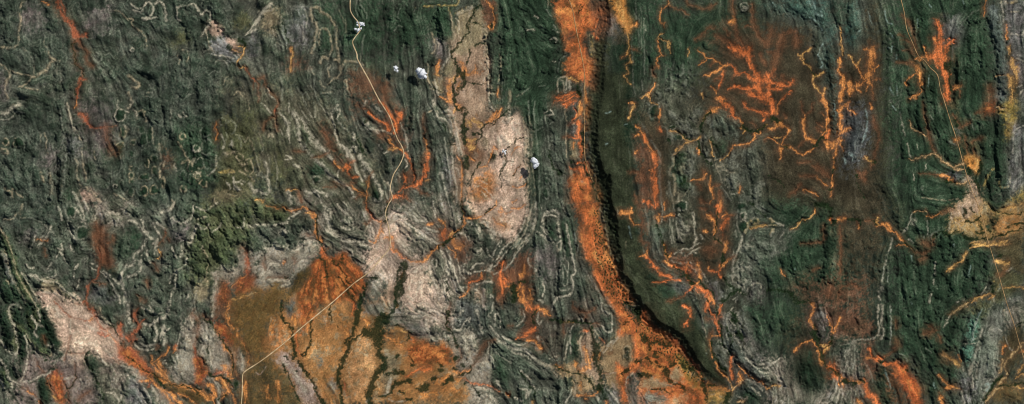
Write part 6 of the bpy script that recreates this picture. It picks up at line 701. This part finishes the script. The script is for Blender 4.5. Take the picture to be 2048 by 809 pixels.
bm = cleaned(rg == 1); ids[bm] = BAD[1]; ids[bm & (cx_ < 270)] = BAD[0]; ids[bm & (cx_ > crest)] = BAD[2]
PL = [reg('alluvial_plain','golden brown plain crossed by the straight gravel road at the bottom','sand'), reg('alluvial_plain','tan and brown plain at the right edge beside the eastern road','sand'), reg('alluvial_plain','pale tan flats at the foot of the long ridge','sand')]
pm = cleaned(rg == 2); ids[pm] = PL[0]; ids[pm & (cx_ > 1000)] = PL[2]; ids[pm & (cx_ > 1700)] = PL[1]
FAN = [reg('alluvial_fan','bright rust orange alluvial fan spreading below the hills onto the plain','sand'), reg('alluvial_fan','wide orange fan speckled with scrub at the bottom centre','sand')]
fm = cleaned(rg == 3); ids[fm] = FAN[0]; ids[fm & (cx_ > 768)] = FAN[1]
vf = reg('valley_floor','long vivid orange sandy valley floor west of the dark ridge','sand'); gf = reg('valley_floor','golden sand tongue beside the top of the long ridge','sand')
rv = reg('valley_floor','rust red sand flats at the mouth of the red washes, lower left','sand'); r5 = reg('valley_floor','rust orange sandy valley floor near the bottom right','sand')
om = cleaned(rg == 4); ids[om & (cx_ > 900)] = vf; ids[om & (cx_ > 1215) & (cy_ < 80)] = gf; ids[om & (cx_ < 900)] = rv; ids[om & (cx_ > 1700)] = r5
BL = dict(a='red dry wash running down the left side into the lower left corner', b='small rusty wash left of the gravel road near the top', c='narrow ochre wash among dark hills left of the gravel road',
 d='golden orange washes through the pale badlands at top centre', e='orange tributary washes meeting at the gravel road', f='thin winding orange washes just right of the long ridge at the top',
 g='branching bright orange wash like a root in the dark hills', h='orange wash descending in steps right of the branching wash', i='orange wash beside the purple grey hill, upper right',
 j='orange star shaped wash where the eastern road bends', k='golden sand patches along the far right edge at the top', m='orange sandy washes braiding along the long valley floor', n='golden tongue of sand narrowing to a thread',
 o='orange wash along the eastern foot of the long ridge', p='yellow tan channels through pale knobbly hills', q='rusty washes right of the pale ringed knolls', r='rust red washes feeding the golden brown plain',
 s='orange streaks radiating down the bright fan', t='orange washes left of the long valley, lower centre', u='short orange wash crossing dark hills left of the eastern plain', v='orange winding wash with dark green pools, lower right',
 w='tan channels on the brown plain at the right edge', x='orange streaks across the wide bottom fan', y='ochre wash among green hills, lower right corner')
for k, b_ in enumerate(BEDS):
    m = cleaned(cells(bedid) == k, 2) | ((cells(bedid) == k) & (cells(wash) > .75))
    ids[m] = reg('riverbed', BL[b_], 'sand')
esc = reg('escarpment', 'long dark cliff face of the ridge curving beside the orange valley', 'rock'); ids[cleaned(cells(scarp_zone))] = esc
gm = cells(green) > .62
TH_ = [reg('thicket','dark green scrub lining the channels of the bottom plain','veg','stuff'), reg('thicket','dark green scrub along the gullies of the western and central hills','veg','stuff'), reg('thicket','dark green scrub along the channels east of the long valley','veg','stuff')]
ids[gm] = TH_[1]; ids[gm & (cx_ < 1000) & (cy_ > 480)] = TH_[0]; ids[gm & (cx_ >= 1040)] = TH_[2]

MATS = dict(rock=M_ROCK, sand=M_SAND, veg=M_VEG, pale=M_PALE)
vid = np.arange(ny*nx, dtype=np.int32).reshape(ny, nx)
quads = np.stack([vid[1:, :-1], vid[1:, 1:], vid[:-1, 1:], vid[:-1, :-1]], -1).reshape(-1, 4); flat_ids = ids.reshape(-1)
CATS = dict(hills='hills', badlands='badlands', alluvial_plain='plain', alluvial_fan='fan', valley_floor='valley floor', riverbed='riverbed', escarpment='cliff', thicket='scrub')
def tag(o, label, cat=None, kind=None, group=None):
    o['label'] = label
    if cat: o['category'] = cat
    if kind: o['kind'] = kind
    if group: o['group'] = group
def grid_object(name, q, material):
    used, inv = np.unique(q.ravel(), return_inverse=True)
    me = bpy.data.meshes.new(name); nq = len(q)
    me.vertices.add(len(used)); me.vertices.foreach_set('co', VCO[used].ravel())
    me.loops.add(4*nq); me.loops.foreach_set('vertex_index', inv.astype(np.int32).ravel())
    me.polygons.add(nq); me.polygons.foreach_set('loop_start', np.arange(0, 4*nq, 4, dtype=np.int32))
    me.update(calc_edges=True)
    me.polygons.foreach_set('use_smooth', np.ones(nq, bool))
    at = me.attributes.new('ground_cover', 'FLOAT_COLOR', 'POINT'); at.data.foreach_set('color', VCOL[used].ravel())
    me.normals_split_custom_set_from_vertices(NRM[used])
    me.materials.append(material); o = bpy.data.objects.new(name, me); sc.collection.objects.link(o); return o
for k, spec in enumerate(OBJ):
    q = quads[flat_ids == k]
    if len(q) == 0: continue
    o = grid_object(spec[0], q, MATS[spec[2]])
    tag(o, spec[1], CATS[spec[0]], spec[3] if len(spec) > 3 else 'structure')

# ------------------------------------------------------------------ roads
m = bpy.data.materials.new('pale_gravel'); m.use_nodes = True; n = m.node_tree.nodes; l = m.node_tree.links
bs = n['Principled BSDF']; bs.inputs['Roughness'].default_value = .95; bs.inputs['Specular IOR Level'].default_value = .05
t = n.new('ShaderNodeTexNoise'); t.inputs['Scale'].default_value = .006; t.inputs['Detail'].default_value = 6
g = n.new('ShaderNodeNewGeometry'); l.new(g.outputs['Position'], t.inputs['Vector'])
cr = n.new('ShaderNodeValToRGB'); cr.color_ramp.elements[0].color = (*lin((168,140,100)), 1); cr.color_ramp.elements[1].color = (*lin((222,200,160)), 1)
cr.color_ramp.elements[0].position = .3; cr.color_ramp.elements[1].position = .7
l.new(t.outputs[0], cr.inputs[0]); l.new(cr.outputs[0], bs.inputs['Base Color']); M_ROAD = m
M_TRACK = m.copy(); M_TRACK.name = 'dull_tan_gravel'; e = [q for q in M_TRACK.node_tree.nodes if q.type == 'VALTORGB'][0].color_ramp.elements
e[0].color = (*lin((132,100,66)), 1); e[1].color = (*lin((190,158,112)), 1)
for nm, lb, w, pts in ROADS:
    p = spline(pts, 6); seg = np.hypot(*np.diff(p, axis=0).T); cum = np.r_[0, np.cumsum(seg)]
    tt = np.arange(0, cum[-1], 2.0); p = np.stack([np.interp(tt, cum, p[:, 0]), np.interp(tt, cum, p[:, 1])], 1)
    dv = np.gradient(p, axis=0); dv /= np.linalg.norm(dv, axis=1, keepdims=True) + 1e-9; nr = np.stack([-dv[:, 1], dv[:, 0]], 1)
    ww = w*(1 + .12*np.sin(tt*.11) + .1*np.sin(tt*.37))
    vs, fs = [], []
    offs = (-1, -.5, 0, .5, 1)
    for i in range(len(p)):
        q = [p[i] + nr[i]*ww[i]*o_ for o_ in offs]
        for k, a in enumerate(q):
            z = float(sample(HT, a[0], a[1]))*S + (9 if abs(offs[k]) < 1 else 3)
            x_, y_ = world_xy(*a); vs.append((x_, y_, z))
        if i:
            b0, b1 = (i-1)*5, i*5
            fs += [(b0+k, b1+k, b1+k+1, b0+k+1) for k in range(4)]
    me = bpy.data.meshes.new(nm); me.from_pydata(vs, [], fs); me.update(); me.materials.append(M_ROAD if nm == 'gravel_road' else M_TRACK)
    o = bpy.data.objects.new(nm, me); sc.collection.objects.link(o); tag(o, lb, 'road', 'structure')

# ------------------------------------------------------------------ clouds: clumps of billows, each one mesh
import bmesh, random
from mathutils import Vector, Matrix, noise as mn
random.seed(11)
def cloud_material(name, alpha):
    m = bpy.data.materials.new(name); m.use_nodes = True; n = m.node_tree.nodes; l = m.node_tree.links
    out = n['Material Output']; n.remove(n['Principled BSDF'])
    df = n.new('ShaderNodeBsdfDiffuse'); df.inputs[0].default_value = (.93, .95, .97, 1)
    tl = n.new('ShaderNodeBsdfTranslucent'); tl.inputs[0].default_value = (.9, .94, .97, 1)
    m1 = n.new('ShaderNodeMixShader'); m1.inputs[0].default_value = .25; l.new(df.outputs[0], m1.inputs[1]); l.new(tl.outputs[0], m1.inputs[2])
    tr = n.new('ShaderNodeBsdfTransparent'); m2 = n.new('ShaderNodeMixShader')
    g = n.new('ShaderNodeNewGeometry'); t = n.new('ShaderNodeTexNoise'); t.inputs['Scale'].default_value = .012; t.inputs['Detail'].default_value = 5
    l.new(g.outputs['Position'], t.inputs['Vector'])
    r = n.new('ShaderNodeMapRange'); r.inputs[1].default_value = .35; r.inputs[2].default_value = .6; r.inputs[3].default_value = max(0, alpha-.55); r.inputs[4].default_value = min(1, alpha+.3)
    l.new(t.outputs[0], r.inputs[0]); l.new(r.outputs[0], m2.inputs[0]); l.new(tr.outputs[0], m2.inputs[1]); l.new(m1.outputs[0], m2.inputs[2])
    l.new(m2.outputs[0], out.inputs[0]); return m
M_CLOUD, M_WISP = cloud_material('dense_cloud', .95), cloud_material('thin_cloud', .8)
def cloud(x, y, rx, ry, puffs, material, label, up=20.4):
    bm = bmesh.new(); zb = float(sample(HT, x, y))
    hubs = [(0, 0, 1)] + [(rx*random.uniform(-.75, .75), ry*random.uniform(-.75, .75), random.uniform(.35, .75)) for _ in range(5)]
    for k in range(puffs):
        hx, hy, hs = hubs[k % 6] if k > 5 else hubs[k]; a = random.uniform(0, 6.28); q = random.random()**.7*(k > 5)
        m_ = min(rx, ry)*hs; c = Vector((hx + m_*.8*q*math.cos(a), hy + m_*.8*q*math.sin(a), (1-q)*m_*.35 + random.uniform(-.5, .5)))
        r0 = m_*random.uniform(.22, .5)*(1.15 - .7*q)
        g = bmesh.ops.create_icosphere(bm, subdivisions=2, radius=r0, matrix=Matrix.Translation(c) @ Matrix.Scale(.45, 4, (0, 0, 1)))
        for v in g['verts']: v.co += (v.co - c)*.55*mn.noise(v.co*.9 + Vector((x, y, 0)))
    me = bpy.data.meshes.new('cloud'); bm.to_mesh(me); bm.free(); me.transform(Matrix.Scale(S, 4))
    me.polygons.foreach_set('use_smooth', np.ones(len(me.polygons), bool)); me.materials.append(material)
    o = bpy.data.objects.new('cloud', me); sc.collection.objects.link(o)
    o.location = (*world_xy(x, y), (zb + up)*S); tag(o, label, 'cloud', None, 'small clouds over the hills')
cloud(844.5, 147, 12.5, 12, 110, M_CLOUD, 'largest bright white puffy cloud left of the pale badlands, top centre')
cloud(1068.5, 322, 11, 14, 90, M_CLOUD, 'white lumpy cloud above the cliff edge of the pale badlands')
cloud(722, 49, 11, 6.5, 60, M_WISP, 'upper of two thin wispy clouds over the gravel road')
cloud(716, 61, 10, 5.5, 60, M_WISP, 'lower of two thin wispy clouds over the gravel road')
cloud(792, 138, 9.5, 7.5, 60, M_WISP, 'small torn cloud between the gravel road and the largest cloud')
cloud(1008.5, 303.5, 5, 5.5, 26, M_CLOUD, 'tiny white cloud over the pale badlands', 6)

# ------------------------------------------------------------------ groves on the orange valley floor
gm_ = bpy.data.materials.new('grove_foliage'); gm_.use_nodes = True; n = gm_.node_tree.nodes; l = gm_.node_tree.links
bs = n['Principled BSDF']; bs.inputs['Roughness'].default_value = .9; bs.inputs['Specular IOR Level'].default_value = .1
t = n.new('ShaderNodeTexNoise'); t.inputs['Scale'].default_value = .03; g = n.new('ShaderNodeNewGeometry'); l.new(g.outputs['Position'], t.inputs['Vector'])
cr = n.new('ShaderNodeValToRGB'); cr.color_ramp.elements[0].color = (.018, .028, .01, 1); cr.color_ramp.elements[1].color = (.05, .06, .02, 1)
cr.color_ramp.elements[0].position = .35; cr.color_ramp.elements[1].position = .7
l.new(t.outputs[0], cr.inputs[0]); l.new(cr.outputs[0], bs.inputs['Base Color'])
GROVES = []
for k in range(8):
    bm = bmesh.new(); le, wi = random.uniform(1.2, 2.6), random.uniform(1.2, 2.2)
    for q in range(9):
        c = Vector((-le + 2*le*q/8, random.uniform(-.5, .5)*wi, .15)); r0 = random.uniform(.75, 1.25)
        gq = bmesh.ops.create_icosphere(bm, subdivisions=1, radius=r0, matrix=Matrix.Translation(c) @ Matrix.Scale(.55, 4, (0, 0, 1)))
        for v in gq['verts']: v.co += Vector((random.uniform(-.18, .18), random.uniform(-.18, .18), random.uniform(-.1, .1)))
    me = bpy.data.meshes.new('grove'); bm.to_mesh(me); bm.free(); me.transform(Matrix.Scale(S, 4)); me.materials.append(gm_); GROVES.append(me)
BAND = np.array([(1192,415,3),(1196,445,4),(1197,470,7),(1200,495,10),(1207,520,12),(1215,540,14),(1222,560,14),(1228,580,14),(1240,592,12),(1255,606,11),(1268,628,11),(1278,650,9),(1298,676,15),(1325,693,15),(1350,712,15),(1375,735,13),(1398,758,9)], float)
placed = []
for tries in range(9000):
    if len(placed) >= 220: break
    f = random.random()*(len(BAND)-1); i = int(f); q = BAND[i]*(1-(f-i)) + BAND[min(i+1, len(BAND)-1)]*(f-i)
    x, y = q[0] + random.uniform(-1, 1)*q[2]*1.1, q[1] + random.uniform(-6, 6)
    if any((x-a)**2 + (y-b)**2 < 26 for a, b in placed): continue
    placed.append((x, y))
    o = bpy.data.objects.new('grove', random.choice(GROVES)); sc.collection.objects.link(o)
    o.location = (*world_xy(x, y), float(sample(HT, x, y))*S); o.rotation_euler = (0, 0, random.choice((.9, 2.1)) + random.uniform(-.5, .5)); k = random.uniform(.55, 1.1); o.scale = (k, k, k)
    tag(o, 'dark green grove on the orange floor of the long valley' if y < 640 else 'dark green grove on the orange flats at the southern foot of the cliff', 'grove', None, 'groves scattered along the orange valley')
